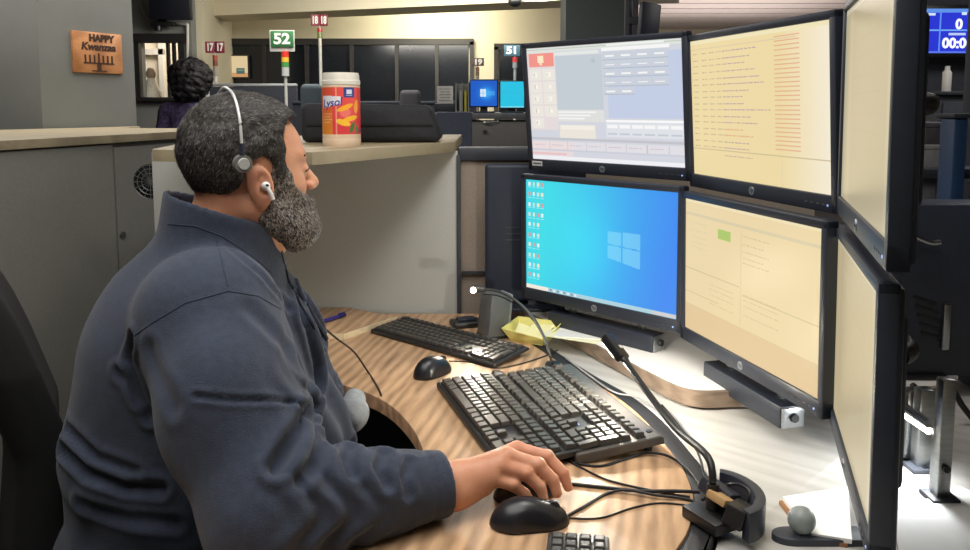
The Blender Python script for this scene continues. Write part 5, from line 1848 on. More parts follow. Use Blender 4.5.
arc = [HW(x, y * s, z) for s, L_ in ((-1, 0), (1, 1)) for x, y, z in ([(-.039, .099, .036), (-.040, .096, .070), (-.041, .083, .107), (-.042, .052, .137), (-.043, 0, .1505)] if not L_ else [(-.042, .052, .137), (-.041, .083, .107), (-.040, .096, .070), (-.039, .099, .036)])]
M_silver = mat('silver_band', (206, 208, 206), .35, .3, var=.03)
mb = MB(); mb.tube(arc, .0024, 10, smooth=8); put('band', mb, M_silver, hs)
for s in (-1, 1):
    mb = MB(); mb.cyl(HW(-.038, .094 * s, .030), HW(-.038, .106 * s, .030), .0150, .0140, 28); po = put('ear_pad', mb, mat('pad_grey', (110, 110, 106), .6), hs)
    mb = MB(); mb.cyl(HW(-.038, .106 * s, .030), HW(-.038, .110 * s, .030), .0095, .0085, 24); put('pad_cap', mb, M_silver, po)
    mb = MB(); mb.cyl(HW(-.040, .103 * s, .044), HW(-.041, .102 * s, .062), .0042, .0035, 12); put('slider', mb, M_navy, hs)
eb = thing('earbud', 'white wireless earbud sitting in his ear', 'earbud', HW(.002, -.094, -.012))
M_bud = mat('bud_white', (236, 234, 232), .3, var=.01)
mb = MB(); mb.sphere(HW(.002, -.0905, -.006), .0075, 18, (1, 1, 1)); put('bud', mb, M_bud, eb)
mb = MB(); mb.tube([HW(.002, -.094, -.006), HW(.007, -.098, -.015), HW(.012, -.099, -.027)], .0034, 12, smooth=4); put('stem', mb, M_bud, eb)
mb = MB(); mb.sphere(HW(.002, -.0972, -.004), .0026, 10, (1.3, .6, .8)); put('sensor_mark', mb, M_black, eb)
P = hits(jm, [(327, 332), (335, 341)], 3)
cb = MB(); cb.tube([GY(322, 326, 1.52), GY(336, 338, 1.62), GY(354, 352, 1.72)] + [GZ(u, v, DZ + .004) for u, v in ((368, 372), (374, 381))] + [GY(380, 392, 1.66), GY(383, 403, 1.63)], .0022, 8, smooth=6)
tag(put('cable', cb, M_cable), 'thin black cord falling past the man and over the curved desk edge', 'cable')

# ------------------------------------------------------------------ his chair
ch = thing('office_chair', 'black office chair with a tall curved back behind the man', 'chair', (-.62, 1.42, 0))


BC, BU, BW = np.array([-.885, 1.47, 0]), np.array([.85, .53, 0]), np.array([-.53, .85, 0])


def back(P):
    z = P[:, 2]
    u, w = (P - BC) @ BU, (P - BC) @ BW
    cu = .015 - .30 * np.clip(z - .80, 0, 1) - 1.1 * np.clip(z - 1.0, 0, 1) ** 2 - .10 * np.clip(.75 - z, 0, 1) + .5 * w * w
    hw = .215 - .25 * np.clip(z - .95, 0, .2)
    q = np.stack([np.abs(u - cu) - .008, np.abs(w) - (hw - .04), np.abs(z - .81) - (.33 - .04)], 1)
    return np.linalg.norm(np.maximum(q, 0), axis=1) + np.minimum(q.max(1), 0) - .038


V, F = surface_nets(back, (-1.20, 1.15, .42), (-.70, 1.80, 1.20), 0.008)
put('backrest', np_mesh('backrest', V, F), mat('black_chair_fabric', (13, 13, 14), 0.95, var=0.1, scale=200, bump=0.25, bscale=700), ch)


def seat(P):
    q = np.abs(P - np.array([-.58, 1.40, .44])) - np.array([.21, .21, .01])
    return np.linalg.norm(np.maximum(q, 0), axis=1) + np.minimum(q.max(1), 0) - .04


V, F = surface_nets(seat, (-.86, 1.12, .37), (-.30, 1.68, .51), 0.009)
put('seat', np_mesh('seat', V, F), M_blacksoft, ch)
mb = MB(); mb.tube([(-.62, 1.42, .38), (-.85, 1.45, .40), (-.945, 1.44, .50), (-.935, 1.44, .70)], .022, 10, smooth=6, flat=.6); put('back_bracket', mb, M_black, ch)
mb = MB(); mb.cyl((-.60, 1.41, .10), (-.60, 1.41, .40), .028, .024, 20); put('gas_column', mb, M_darkrail, ch)
for k in range(5):
    a = k * 2 * math.pi / 5 + .3
    e = Vector((-.60 + .30 * math.cos(a), 1.41 + .30 * math.sin(a), .075))
    mb = MB(); mb.tube([(-.60, 1.41, .115), (-.60 + .15 * math.cos(a), 1.41 + .15 * math.sin(a), .105), e], .02, 10, smooth=3, radii=[.026, .022, .016]); lg = put('leg', mb, M_black, ch)
    mb = MB()
    for s in (-1, 1):
        o_ = Vector((-math.sin(a), math.cos(a), 0)) * .012 * s
        mb.cyl(e + o_ * .4 + Vector((0, 0, -.048)), e + o_ * 1.6 + Vector((0, 0, -.048)), .027, n=18)
    mb.cyl(e + Vector((0, 0, -.048)), e, .008, n=10)
    put('caster', mb, M_black, lg)

# ================================================================== BACKGROUND
M_plate = mat('sign_back_plate', (206, 208, 200), .6, var=.02)
M_num = mat('sign_number_white', (232, 232, 226), .6, var=.01)


def stack_sign(num, label, y, u0, v0, u1, v1, color, stack, pole_v, plate=False, two=False, pole_col=(190, 190, 184), numcol=None):
    """numbered plate over a small stack of signal lamps on a pole; stack: list of (v0, v1, colour)"""
    a, b = GY(u0, v0, y), GY(u1, v1, y)
    cx_, w, h = (a.x + b.x) / 2, b.x - a.x, a.z - b.z
    su = stack[0][3] if len(stack[0]) > 3 else (u0 + u1) / 2
    px_ = GY(su, v1, y).x
    r = thing('station_sign', label, 'sign', (px_, y, 0), (0, 0, 0), None)
    m = mat('sign_%s' % num, color, .5, var=.03)
    pm = mat('pole_%d_%d' % (pole_col[0], pole_col[1]), pole_col, .4, var=.02)
    if plate:
        q0, q1 = GY(u0 - 1.5, v0 - 1, y), GY(u1 + 1, v1 + 4.5, y)
        mb = MB(); mb.box(((q0.x + q1.x) / 2, y + .012, (q0.z + q1.z) / 2), (q1.x - q0.x, .008, q0.z - q1.z), bevel=.002); put('back_plate', mb, M_plate, r)
    halves = [(-.25, .48), (.25, .48)] if two else [(0, 1)]
    for k, (o_, s_) in enumerate(halves):
        mb = MB(); mb.box((cx_ + o_ * w, y + (.004 if k == 0 and two else 0), (a.z + b.z) / 2), (w * s_, .012, h), (0, 0, (.25 if k == 0 else -.1) if two else 0), bevel=.002)
        po = put('number_plate', mb, m, r)
        flat_text(num, h * .92, mat('number_%d' % (numcol or (232,))[0], numcol or (232, 232, 226), .6), r, (cx_ + o_ * w - px_, -.009, (a.z + b.z) / 2 - h * .02), bold=.004, name='number', scale=(min(1.15, w * s_ / (h * 1.25)), 1, 1))
    top = GY(su, stack[0][0], y).z
    mb = MB(); mb.cyl((px_, y + .01, 0.02), (px_, y + .01, GY(su, stack[-1][1], y).z), .012 * y / 6, n=12); put('pole', mb, pm, r)
    mb = MB(); mb.cyl((px_, y + .01, GY(su, stack[0][0], y).z), (px_, y + .01, b.z + .004), .006, n=10); mb.cyl((px_, y + .01, 0), (px_, y + .01, .02), .11, .10, 24); put('base', mb, pm, r)
    for q in stack:
        z1, z0 = GY(su, q[0], y).z, GY(su, q[1], y).z
        rad = (q[4] if len(q) > 4 else 3.2) / 800 * y
        mb = MB(); mb.cyl((px_, y + .01, z0), (px_, y + .01, z1 - .002), rad, n=18); put('signal_lamp', mb, mat('signal_%d_%d_%d' % q[2], q[2], .25, var=.02, emit=q[2], estr=.15), r)


stack_sign('52', 'green 52 sign over a red, yellow and green signal lamp pole', 5.6, 270.5, 31, 293.5, 47, (44, 116, 62), [(51, 57, (206, 58, 44), 284.5, 3.6), (57, 62, (222, 176, 60), 284.5, 3.6), (62, 67, (70, 140, 70), 284.5, 3.6), (67, 76, (176, 180, 176), 284.5, 3.6)], 110, plate=True)
stack_sign('17', 'dark red pair of 17 number plates over a dim signal lamp pole', 7.0, 205, 41.5, 225, 53, (128, 34, 56), [(55, 60, (150, 70, 60), 214.5, 2.4), (60, 66, (112, 66, 54), 214.5, 2.4), (66, 76, (140, 134, 122), 214.5, 2.2)], 90, two=True)
stack_sign('18', 'dark red pair of 18 number plates, highest of the station signs', 7.4, 310.5, 14.5, 328, 26, (128, 36, 54), [(28, 32, (176, 50, 44), 319.5, 2.6), (32, 38, (104, 120, 70), 319.5, 2.6), (38, 46, (196, 190, 176), 319.5, 1.6)], 62, two=True)
stack_sign('19', 'small brown 19 sign in front of the wall pillar between dark windows', 8.0, 472, 58, 484, 66, (86, 62, 54), [(67, 71, (110, 70, 56), 477.5, 1.8), (71, 76, (96, 84, 60), 477.5, 1.8), (76, 82, (120, 112, 100), 477.5, 1.6)], 82, pole_col=(120, 112, 100))
stack_sign('51', 'blue 51 sign over a red signal lamp, partly behind the upper far monitor', 6.6, 504, 45, 520, 56, (62, 104, 124), [(57, 62, (176, 52, 56), 515, 2.6), (62, 68, (120, 130, 134), 515, 2.4), (68, 80, (130, 138, 142), 515, 1.4)], 84)

# dark display on the far left wall, its bracket and a white conduit
a, b = GY(151, -14, 7.05), GY(193, 20, 7.05)
tv = thing('wall_display', 'dark wall mounted display at the top of the far left wall, tilted down', 'display', ((a.x + b.x) / 2, 7.12, b.z - .05))
mb = MB(); mb.box(((a.x + b.x) / 2, 7.02, (a.z + b.z) / 2), (b.x - a.x, .07, a.z - b.z), (.12, .03, 0), bevel=.01); put('housing', mb, mat('display_dark', (28, 30, 40), .4, var=.04), tv)
mb = MB(); q = GY(158, 24, 7.1); mb.box((q.x + .05, 7.1, q.z), (.2, .06, .035), bevel=.004); mb.cyl((q.x, 7.1, q.z + .02), (q.x, 7.1, q.z - .06), .03, n=14); mb.box((q.x + .02, 7.15, q.z + .08), (.06, .05, .2)); put('wall_bracket', mb, M_black, tv)
mb = MB(); mb.tube([GY(140, 2, 7.14), GY(143, 12, 7.12), GY(149, 20, 7.1), GY(155, 24, 7.08)], .008, 8, smooth=5); put('cord', mb, mat('cord_grey', (120, 120, 116), .6), tv)
mb = MB(); mb.tube([GY(163, 22, 7.17), GY(178, 23.5, 7.17), GY(186, 24.5, 7.17), GY(187.5, 27, 7.17), GY(187.5, 62, 7.17)], .013, 10, smooth=4)
tag(put('conduit', mb, mat('conduit_white', (206, 204, 194), .5)), 'white conduit bending down the far left wall beside the display', 'pipe')

# woman in the distance: dark curls, purple top
wy = 6.0
hc = np.array(GY(191, 80, wy))
wm = thing('person', 'person with dark curly hair in a purple patterned top, standing far left', 'person', (hc[0], wy, 0))
sx = hc + np.array([-.02, 0, -.225])


def wbody(P):
    d = s_ell(P, hc + np.array([.03, -.02, -.01]), (.085, .075, .115))
    d = smin(d, s_cap(P, hc + np.array([0, 0, -.1]), sx + np.array([0, 0, .06]), .055, .06), .03)
    d = smin(d, s_ell(P, hc + np.array([.03, .075, -.02]), (.014, .016, .02)), .015)
    d = smin(d, s_cap(P, sx + np.array([-.15, .02, 0]), sx + np.array([.15, .02, 0]), .06), .05)
    d = smin(d, s_ell(P, sx + np.array([0, .02, -.25]), (.16, .12, .28)), .06)
    for s in (-1, 1):
        q0, q1, q2 = sx + np.array([.18 * s, .02, -.02]), sx + np.array([.23 * s, .0, -.30]), sx + np.array([.17 * s, .20, -.42])
        d = smin(d, smin(s_cap(P, q0, q1, .045, .04), s_cap(P, q1, q2, .038, .028), .02), .03)
        d = smin(d, s_ell(P, q2 + np.array([0, .06, -.01]), (.035, .065, .018)), .02)
        for k in range(4):
            f0 = q2 + np.array([(-.027 + .018 * k), .10, -.012])
            d = smin(d, s_cap(P, f0, f0 + np.array([0, .055 - .008 * abs(k - 1.5), -.025]), .009, .007), .006)
        d = smin(d, s_cap(P, q2 + np.array([-.035 * s, .05, -.01]), q2 + np.array([-.06 * s, .10, -.02]), .011, .009), .01)
        hip = np.array([hc[0] - .03 + .085 * s, wy + .02, .92])
        d = smin(d, smin(s_cap(P, hip, hip + np.array([.01 * s, .02, -.44]), .085, .055), s_cap(P, hip + np.array([.01 * s, .02, -.44]), hip + np.array([.01 * s, 0, -.84]), .055, .038), .02), .05)
        d = smin(d, s_ell(P, hip + np.array([.01 * s, .06, -.875]), (.042, .12, .04)), .03)
    return smax(d, .002 - P[:, 2], .004)


V, F = surface_nets(wbody, hc + np.array([-.4, -.45, -hc[2] - .01]), hc + np.array([.45, .45, .16]), .012)
put('body', np_mesh('body', V, F), mat('skin_far', (150, 102, 80), .55), wm)


def wtop(P):
    z = P[:, 2]
    d = wbody(P) - .016 + .004 * wob(P, 40, 4)
    d = smax(d, z - (sx[2] + .065), .01)
    d = smax(d, (hc[2] - .78) - z, .01)
    d = smax(d, (P - (sx + np.array([0, .14, -.35]))) @ np.array([0, 1., 0]), .01)
    return d


V, F = surface_nets(wtop, hc + np.array([-.4, -.45, -.95]), hc + np.array([.4, .45, .0]), .012)
put('patterned_top', np_mesh('patterned_top', V, F), mat('purple_pattern', (62, 50, 82), .9, var=.35, scale=45), wm)


def wpants(P):
    d = wbody(P) - .012
    d = smax(d, P[:, 2] - (hc[2] - .74), .01)
    return smax(d, .09 - P[:, 2], .01)


V, F = surface_nets(wpants, np.array([hc[0] - .35, wy - .4, .05]), np.array([hc[0] + .3, wy + .4, hc[2] - .7]), .014)
put('trousers', np_mesh('trousers', V, F), M_blacksoft, wm)


def whair(P):
    d = s_ell(P, hc + np.array([.0, -.01, .015]), (.158, .135, .150))
    d = smin(d, s_ell(P, hc + np.array([-.01, -.03, -.08]), (.125, .11, .10)), .04)
    d = d + .012 * wob(P, 75, 1) + .006 * wob(P, 170, 2)
    return smax(d, -s_ell(P, hc + np.array([.02, .13, -.045]), (.07, .075, .085)), .02)


V, F = surface_nets(whair, hc - .24, hc + .24, .008)
put('curly_hair', np_mesh('curly_hair', V, F), hair_material('black_curls', (14, 12, 14), (40, 36, 40), 60), wm)

# cubicle walls, desk run and chairs in front of the dark windows
M_cubdark = mat('cubicle_dark_fabric', (40, 43, 52), .85, var=.08, scale=120)
a, b = GY(206, 83, 6.45), GY(296, 83.5, 6.45)
cu = thing('cubicle_wall', 'dark cubicle wall with a pale top rail and corner post, left of the 52 sign', 'partition', ((a.x + b.x) / 2, 6.48, 0))
mb = MB(); mb.box(((a.x + b.x) / 2, 6.48, (a.z - .03) / 2), (b.x - a.x, .05, a.z - .03)); put('panel', mb, M_cubdark, cu)
mb = MB(); mb.box(((a.x + b.x) / 2, 6.48, a.z - .015), (b.x - a.x, .06, .022), bevel=.004); put('top_rail', mb, mat('rail_pale', (150, 154, 156), .4, .3), cu)
mb = MB(); mb.box((a.x + .01, 6.47, a.z / 2 - .006), (.028, .075, a.z - .012), bevel=.003); put('corner_post', mb, mat('post_pale', (176, 178, 174), .5), cu)
a, b = GY(292, 101, 5.9), GY(476, 103, 5.9)
c2 = thing('cubicle_wall', 'long dark low cubicle wall behind the canister and the black bag', 'partition', ((a.x + b.x) / 2, 5.93, 0))
mb = MB(); mb.box(((a.x + b.x) / 2, 5.93, a.z / 2 - .01), (b.x - a.x, .05, a.z - .02)); put('panel', mb, M_cubdark, c2)
mb = MB(); mb.box(((a.x + b.x) / 2, 5.93, a.z - .01), (b.x - a.x, .07, .02), bevel=.003); put('top_rail', mb, M_darkrail, c2)


def far_chair(label, u0, u1, v0, y, col):
    a, b = GY(u0, v0, y), GY(u1, v0, y)
    w = b.x - a.x; cx_ = (a.x + b.x) / 2
    r = thing('office_chair', label, 'chair', (cx_, y, 0), (0, 0, 0), None)
    m = mat('chair_fabric_%d' % col[0], col, .8, var=.08, scale=100)
    mb = MB(); mb.box((cx_, y, a.z - .30), (w, .07, .60), (.06, 0, 0), bevel=.03, seg=3); put('backrest', mb, m, r)
    mb = MB(); mb.box((cx_, y + .25, .50), (w * 1.05, .46, .08), bevel=.03, seg=3); put('seat', mb, m, r)
    mb = MB(); mb.cyl((cx_, y + .25, .08), (cx_, y + .25, .47), .025, n=14); mb.box((cx_, y + .02, .62), (.05, .03, .34)); mb.box((cx_, y + .12, .46), (.05, .25, .03)); put('column', mb, M_black, r)
    for k in range(5):
        t = k * 2 * math.pi / 5
        mb = MB(); mb.tube([(cx_, y + .25, .10), (cx_ + .28 * math.cos(t), y + .25 + .28 * math.sin(t), .06)], .018, 8, smooth=0); mb.sphere((cx_ + .28 * math.cos(t), y + .25 + .28 * math.sin(t), .028), .027, 12); put('leg', mb, M_black, r)
    for s in (-1, 1):
        mb = MB(); mb.tube([(cx_ + s * w * .5, y + .18, .50), (cx_ + s * w * .56, y + .2, .68), (cx_ + s * w * .56, y + .36, .69)], .016, 8, smooth=3); put('armrest', mb, M_black, r)
    return r


far_chair('teal grey office chair back behind the canister, left side', 301, 323, 84, 4.8, (66, 78, 84))
far_chair('charcoal office chair back above the black bag', 400, 421, 90, 5.2, (58, 58, 62))

# warm lit notice panel at the left end of the dark windows
a, b = GY(226.5, 56, 8.9), GY(248, 77, 8.9)
nt_ = thing('lit_panel', 'small warm lit panel with a green block, left of the 52 sign', 'panel', ((a.x + b.x) / 2, 8.93, b.z))
mb = MB(); mb.box(((a.x + b.x) / 2, 8.915, (a.z + b.z) / 2), (b.x - a.x + .03, .03, a.z - b.z + .03)); put('frame', mb, M_framedark, nt_)
im = cvs(40, 40, (246, 220, 170)); rect(im, 0, .8, 1, 1, (226, 170, 110)); rect(im, .45, .58, .85, .86, (74, 110, 100)); rect(im, .5, .66, .8, .7, (140, 170, 150))
me = grid_mesh('panel_face', im, lambda s, t: np.stack([a.x + (b.x - a.x) * s, np.full_like(s, 8.899), b.z + (a.z - b.z) * t], 1)); put('panel_face', me, attr_mat('lit_face', .6, emit=.75, base=0), nt_)

# far sit stand desk with pedestal, two small displays, rack and paper
FY = 4.2
dz = GY(480, 113, FY).z
fd = thing('far_desk', 'grey raised desk carrying two small blue displays behind the partition', 'desk', (.2, FY + .3, 0))
a, b = GY(434, 113, FY), GY(560, 113, FY)
mb = MB(); mb.box(((a.x + b.x) / 2, FY + .35, dz - .015), (b.x - a.x, .72, .03), bevel=.004); put('top', mb, mat('far_desk_grey', (112, 114, 118), .5), fd)
for x in (a.x + .05, b.x - .05):
    mb = MB(); mb.box((x, FY + .35, dz / 2 - .015), (.06, .5, dz - .03)); put('leg', mb, M_darkrail, fd)
a, b = GY(470, 117, FY - .02), GY(550, 143, FY - .02)
pd_ = thing('drawer_pedestal', 'grey drawer pedestal with a metal pull under the two blue displays', 'drawers', ((a.x + b.x) / 2, FY + .25, 0))
mb = MB(); mb.box(((a.x + b.x) / 2, FY + .27, dz / 2 - .02), (b.x - a.x, .52, dz - .05), bevel=.004); put('carcass', mb, M_cab, pd_)
for z1, z0 in ((dz - .055, dz - .26), (dz - .27, dz - .62), (dz - .63, .04)):
    mb = MB(); mb.box(((a.x + b.x) / 2, FY + .0, (z0 + z1) / 2), (b.x - a.x - .02, .022, z1 - z0 - .006), bevel=.003); dd_ = put('drawer', mb, mat('drawer_front', (116, 114, 112), .5, var=.02), pd_)
    q = GY(491, 121.5, FY - .03)
    mb = MB(); zz = z1 - (dz - .055 - q.z); mb.tube([(q.x - .035, FY - .012, zz), (q.x - .03, FY - .035, zz - .006), (q.x + .03, FY - .035, zz - .002), (q.x + .035, FY - .012, zz + .006)], .006, 8, smooth=4); put('pull', mb, M_metal, dd_)
    mb = MB(); mb.cyl((GY(485, 129, FY).x, FY - .012, zz - .055), (GY(485, 129, FY).x, FY - .018, zz - .055), .012, n=14); put('lock', mb, M_darkrail, dd_)


def far_display(label, u0, v0, u1, v1, im):
    a, b = GY(u0, v0, FY + .1), GY(u1, v1, FY + .1)
    r = thing('monitor', label, 'monitor', ((a.x + b.x) / 2, FY + .13, dz), (0, 0, 0), 'small displays on the far desk')
    mb = MB(); mb.box(((a.x + b.x) / 2, FY + .12, (a.z + b.z) / 2), (b.x - a.x + .012, .03, a.z - b.z + .014), bevel=.004); put('bezel', mb, M_navy, r)
    me = grid_mesh('screen', im, lambda s, t: np.stack([a.x + (b.x - a.x) * s, np.full_like(s, FY + .1035), b.z + (a.z - b.z) * t], 1)); put('screen', me, M_screen, r)
    mb = MB(); mb.box(((a.x + b.x) / 2, FY + .14, (dz + b.z) / 2), (.04, .015, b.z - dz + .01)); mb.box(((a.x + b.x) / 2, FY + .13, dz + .004), (.12, .09, .008), bevel=.002); put('foot', mb, M_navy, r)


im = cvs(60, 60, (22, 92, 200)); X, Y = np.meshgrid(np.linspace(0, 1, 60), np.linspace(0, 1, 60)); im += (np.exp(-((X - .6) ** 2 + (Y - .5) ** 2) / .06)[..., None]) * np.array([30, 90, 60.]); rect(im, .36, .34, .58, .64, (220, 240, 250)); rect(im, .465, .34, .475, .64, (90, 170, 230)); rect(im, .36, .485, .58, .495, (90, 170, 230)); rect(im, .66, .42, .92, .58, (90, 180, 240), .5)
far_display('small dark blue display with a window emblem on the far desk', 470.5, 80.5, 497, 106, im)
im = cvs(40, 40, (36, 198, 232)); rect(im, 0, .94, 1, 1, (120, 226, 244)); rect(im, 0, .42, 1, .44, (50, 186, 226))
far_display('small plain cyan display on the far desk beside the dark blue one', 500.5, 81.5, 524, 107.5, im)
a, b = GY(456, 83, FY + .08), GY(468.5, 112, FY + .08)
rk = thing('file_rack', 'small grey upright file rack with a yellow folder, left of the blue display', 'rack', ((a.x + b.x) / 2, FY + .12, dz))
for x in (a.x, (a.x + b.x) / 2, b.x):
    mb = MB(); mb.box((x, FY + .14, (a.z + dz) / 2), (.006, .16, a.z - dz)); put('divider', mb, mat('rack_grey', (150, 152, 150), .5), rk)
mb = MB(); mb.box(((a.x + b.x) / 2, FY + .14, dz + .004), (b.x - a.x, .16, .008)); mb.box(((a.x + b.x) / 2, FY + .215, (a.z + dz) / 2), (b.x - a.x, .006, a.z - dz)); put('base', mb, mat('rack_grey', (150, 152, 150), .5), rk)
for x, c_, lab in (((a.x * .35 + b.x * .65), (206, 196, 80), 'yellow folder standing in the far file rack'), ((a.x * .75 + b.x * .25), (178, 180, 176), 'grey folder standing in the far file rack')):
    mb = MB(); mb.box((x + .008, FY + .13, dz + .008 + .055), (.012, .14, .11), bevel=.001); tag(put('folder', mb, mat('folder_%d' % c_[2], c_, .7)), lab, 'folder', 'folders in the far rack')
a, b = GY(437, 86, FY + .12), GY(453, 103.5, FY + .12)
pp = thing('notice_card', 'white printed card standing on a small dark box, left of the file rack', 'card', ((a.x + b.x) / 2, FY + .13, dz))
mb = MB(); mb.box(((a.x + b.x) / 2, FY + .13, (a.z + b.z) / 2), (b.x - a.x, .004, a.z - b.z), (.03, 0, 0)); put('card', mb, mat('card_white', (232, 232, 226), .7, emit=None), pp)
mb = MB()
for k in range(5):
    mb.box(((a.x + b.x) / 2, FY + .1265, a.z - .016 - k * .015), ((b.x - a.x) * (.75 - .12 * (k % 2)), .0015, .003))
put('print_line', mb, mat('print_grey', (140, 140, 140), .7), pp)
mb = MB(); mb.box(((a.x + b.x) / 2, FY + .14, (b.z + dz) / 2), ((b.x - a.x) * 1.3, .08, b.z - dz), bevel=.004); put('stand', mb, M_navy, pp)
a, b = GY(436, 112, 3.5), GY(472, 137, 3.5)
bp_ = thing('privacy_screen', 'blue grey low privacy screen right of the black bag', 'screen', ((a.x + b.x) / 2, 3.5, 0))
mb = MB(); mb.box(((a.x + b.x) / 2, 3.52, a.z / 2), (b.x - a.x, .03, a.z), bevel=.006); put('panel', mb, mat('blue_grey_panel', (66, 74, 92), .7, var=.04), bp_)
mb = MB(); mb.box(((a.x + b.x) / 2, 3.52, .015), (b.x - a.x, .25, .03), bevel=.004); put('foot', mb, M_darkrail, bp_)

# dome camera under the soffit
q = GY(515, 1.5, 6.4)
dm = thing('dome_camera', 'small dark dome camera hanging at the top of the picture above the windows', 'camera', (q.x, 6.4, q.z))
mb = MB(); mb.sphere((q.x, 6.4, q.z), .055, 18, (1, 1, .8)); put('dome', mb, M_black, dm)
mb = MB(); mb.cyl((q.x, 6.4, q.z + .0), (q.x, 6.4, 2.62), .045, n=18); mb.box((q.x + .16, 6.42, q.z + .03), (.2, .05, .07), bevel=.01); put('mount', mb, mat('mount_grey', (150, 150, 146), .5), dm)

# dark display seen over the top of the monitor array
a, b = GY(637, 3, 3.6), GY(660, 30, 3.6)
bm2 = thing('raised_display', 'dark display on a post, peeking over the top of the upper far monitor', 'display', ((a.x + b.x) / 2, 3.62, 0))
mb = MB(); vs = mb.box(((a.x + b.x) / 2, 3.6, (a.z + b.z) / 2 - .05), (b.x - a.x, .03, a.z - b.z + .1), (0, .10, .5), bevel=.006); put('panel', mb, M_navy, bm2)
mb = MB(); mb.cyl((a.x - .03, 3.64, 0), (a.x - .03, 3.64, a.z + .05), .018, n=12); mb.box((a.x + .01, 3.63, GY(635, 20, 3.6).z), (.08, .04, .03)); mb.cyl((a.x - .03, 3.64, 0), (a.x - .03, 3.64, .02), .16, n=24); put('post', mb, M_darkrail, bm2)

# ------------------------------------------------------------------ right edge: wall display, shelves
TY = 5.0
a, b = GY(924, 8.5, TY), GY(992, 53, TY)
tv2 = thing('status_display', 'blue status display with white digits on the far right wall', 'display', ((a.x + b.x) / 2, TY + .08, b.z))
mb = MB(); mb.box(((a.x + b.x) / 2, TY + .04, (a.z + b.z) / 2), (b.x - a.x + .05, .06, a.z - b.z + .05), bevel=.008); put('frame', mb, M_black, tv2)
im = cvs(140, 92, (36, 52, 214)); rect(im, 0, 0, 1, .09, (96, 150, 236)); rect(im, 0, .47, 1, .50, (120, 180, 250)); rect(im, .245, .05, .265, 1, (96, 150, 250)); rect(im, .0, .96, 1, 1, (90, 120, 240)); rect(im, .0, .1, .18, .15, (220, 236, 252)); rect(im, .55, .08, .62, .14, (220, 236, 252)); rect(im, .38, .54, .62, .6, (210, 226, 252), .9); rect(im, 0, .55, .05, .6, (190, 220, 250))
me = grid_mesh('screen', im, lambda s, t: np.stack([a.x + (b.x - a.x) * s, np.full_like(s, TY + .008), b.z + (a.z - b.z) * t], 1)); sc2 = put('screen', me, M_screen, tv2)
M_dig = mat('white_digits', (240, 244, 250), .5, var=0, emit=(240, 244, 250), estr=.9)
for s, u, v, hpx in (('00:00', 942.5, 43.5, 11), ('0', 956, 24.5, 11)):
    q = GY(u, v, TY)
    flat_text(s, hpx / 800 * TY * 1.25, M_dig, sc2, (q.x - tv2.location.x, -.076, q.z - tv2.location.z), bold=.003, name='digits', extrude=.001, align='LEFT')
# dark full height wall panel behind it
mb = MB(); w0 = GY(905, 60, 5.3).x; mb.box((w0 + 1.4, 5.25, 1.31), (2.8, .12, 2.62)); struct('wall_side_right', mb, mat('dark_wall_panel', (70, 72, 82), .8, var=.04))
mb = MB(); x_ = GY(965, 60, 4.1).x; mb.box((x_ + .06, 4.05, 1.31), (.12, .1, 2.62), bevel=.004); struct('trim_6', mb, mat('navy_post', (52, 56, 70), .6, var=.03))
q = GY(947, 78, 4.6)
bt = thing('white_bottle', 'white slim bottle on the dark ledge below the blue status display', 'bottle', (q.x, 4.6, GY(947, 92, 4.6).z))
z0 = GY(947, 92, 4.6).z; hh_ = GY(947, 66, 4.6).z - z0
mb = MB(); mb.lathe([(0, 0), (.022, 0), (.024, .004), (.024, hh_ * .75), (.014, hh_ * .85), (0.0, hh_ * .85)], (q.x, 4.6, z0), 20); put('body', mb, M_white, bt)
mb = MB(); mb.lathe([(0, hh_ * .85), (.014, hh_ * .85), (.013, hh_), (0, hh_)], (q.x, 4.6, z0), 18); put('cap', mb, M_white, bt)
lg_ = thing('ledge_cabinet', 'dark cabinet with a ledge at the right edge, below the blue status display', 'cabinet', (q.x + .1, 4.7, 0))
l0 = GY(924, 93, 4.6).x
mb = MB(); mb.box((l0 + .45, 4.75, (z0 - .02) / 2), (.9, .6, z0 - .02), bevel=.006); put('carcass', mb, mat('slate_cabinet', (64, 68, 78), .6, var=.04), lg_)
mb = MB(); mb.box((l0 + .45, 4.74, z0 - .01), (.94, .64, .02), bevel=.003); put('ledge', mb, M_darkrail, lg_)
for k in range(2):
    mb = MB(); mb.box((l0 + .23 + .44 * k, 4.44, (z0 - .02) / 2), (.42, .02, z0 - .1), bevel=.003); put('door', mb, mat('slate_door', (58, 62, 74), .6, var=.04), lg_)
q0, q1 = GY(922, 121, 3.3), GY(953, 168, 3.3)
tz = GY(930, 168, 3.3).z
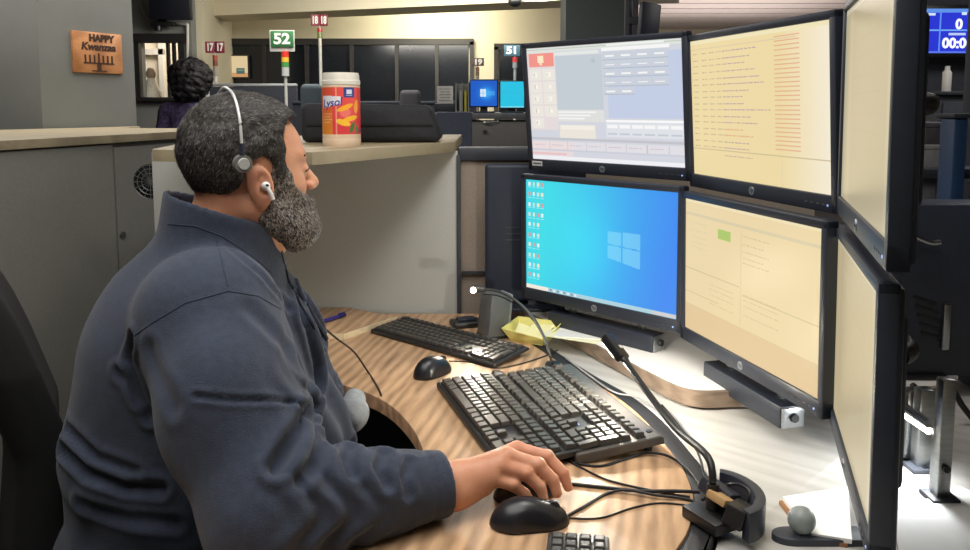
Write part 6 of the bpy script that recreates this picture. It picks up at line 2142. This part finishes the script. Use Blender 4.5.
tb_ = thing('side_table', 'grey side table with panel legs behind the right monitors', 'table', ((q0.x + q1.x) / 2, 3.45, 0))
mb = MB(); mb.box(((q0.x + q1.x) / 2 + .04, 3.45, tz - .02), (q1.x - q0.x + .2, .4, .04), bevel=.004); put('top', mb, M_darkrail, tb_)
for u, w in ((928, .075), (949, .04)):
    x = GY(u, 190, 3.3).x
    mb = MB(); mb.box((x, 3.34, (tz - .04) / 2), (w, .06, tz - .04), bevel=.003); put('leg', mb, mat('pale_leg', (112, 112, 116), .6), tb_)
for k, (v0, v1, u0, u1, c_, lab) in enumerate(((144, 166, 923.5, 953, (150, 150, 152), 'pale grey document box, lower of the two on the side table'), (122, 143, 926, 955, (84, 80, 88), 'dark grey document box, upper of the two on the side table'))):
    a, b = GY(u0, v0, 3.3), GY(u1, v1, 3.3)
    zb0 = tz if k == 0 else prev
    zt0 = a.z
    bx_ = thing('document_box', lab, 'box', ((a.x + b.x) / 2, 3.42, zb0), (0, 0, 0), 'boxes on the side table')
    mb = MB(); mb.box(((a.x + b.x) / 2, 3.42, (zb0 + zt0) / 2 - .004), (b.x - a.x, .24, zt0 - zb0 - .008), bevel=.004); put('carton', mb, mat('carton_%d' % c_[0], c_, .7), bx_)
    mb = MB(); mb.box(((a.x + b.x) / 2, 3.42, zt0 - .012), (b.x - a.x + .008, .25, .02), bevel=.003); put('lid', mb, mat('carton_lid_%d' % c_[0], (c_[0] + 10, c_[1] + 10, c_[2] + 10), .6), bx_)
    prev = zt0
a, b = GY(955, 118, 3.0), GY(966, 172, 3.0)
mb = MB(); mb.box(((a.x + b.x) / 2, 3.05, a.z / 2), (b.x - a.x, .1, a.z), bevel=.01)
pc = thing('blue_bin', 'dark blue upright bin at the right edge beside the document boxes', 'bin', ((a.x + b.x) / 2, 3.05, 0))
put('shell', mb, mat('dark_blue_plastic', (36, 66, 104), .5, var=.04), pc)
mb = MB(); mb.box(((a.x + b.x) / 2, 3.05, a.z + .008), (b.x - a.x + .02, .12, .018), bevel=.004); put('lid', mb, M_darkrail, pc)
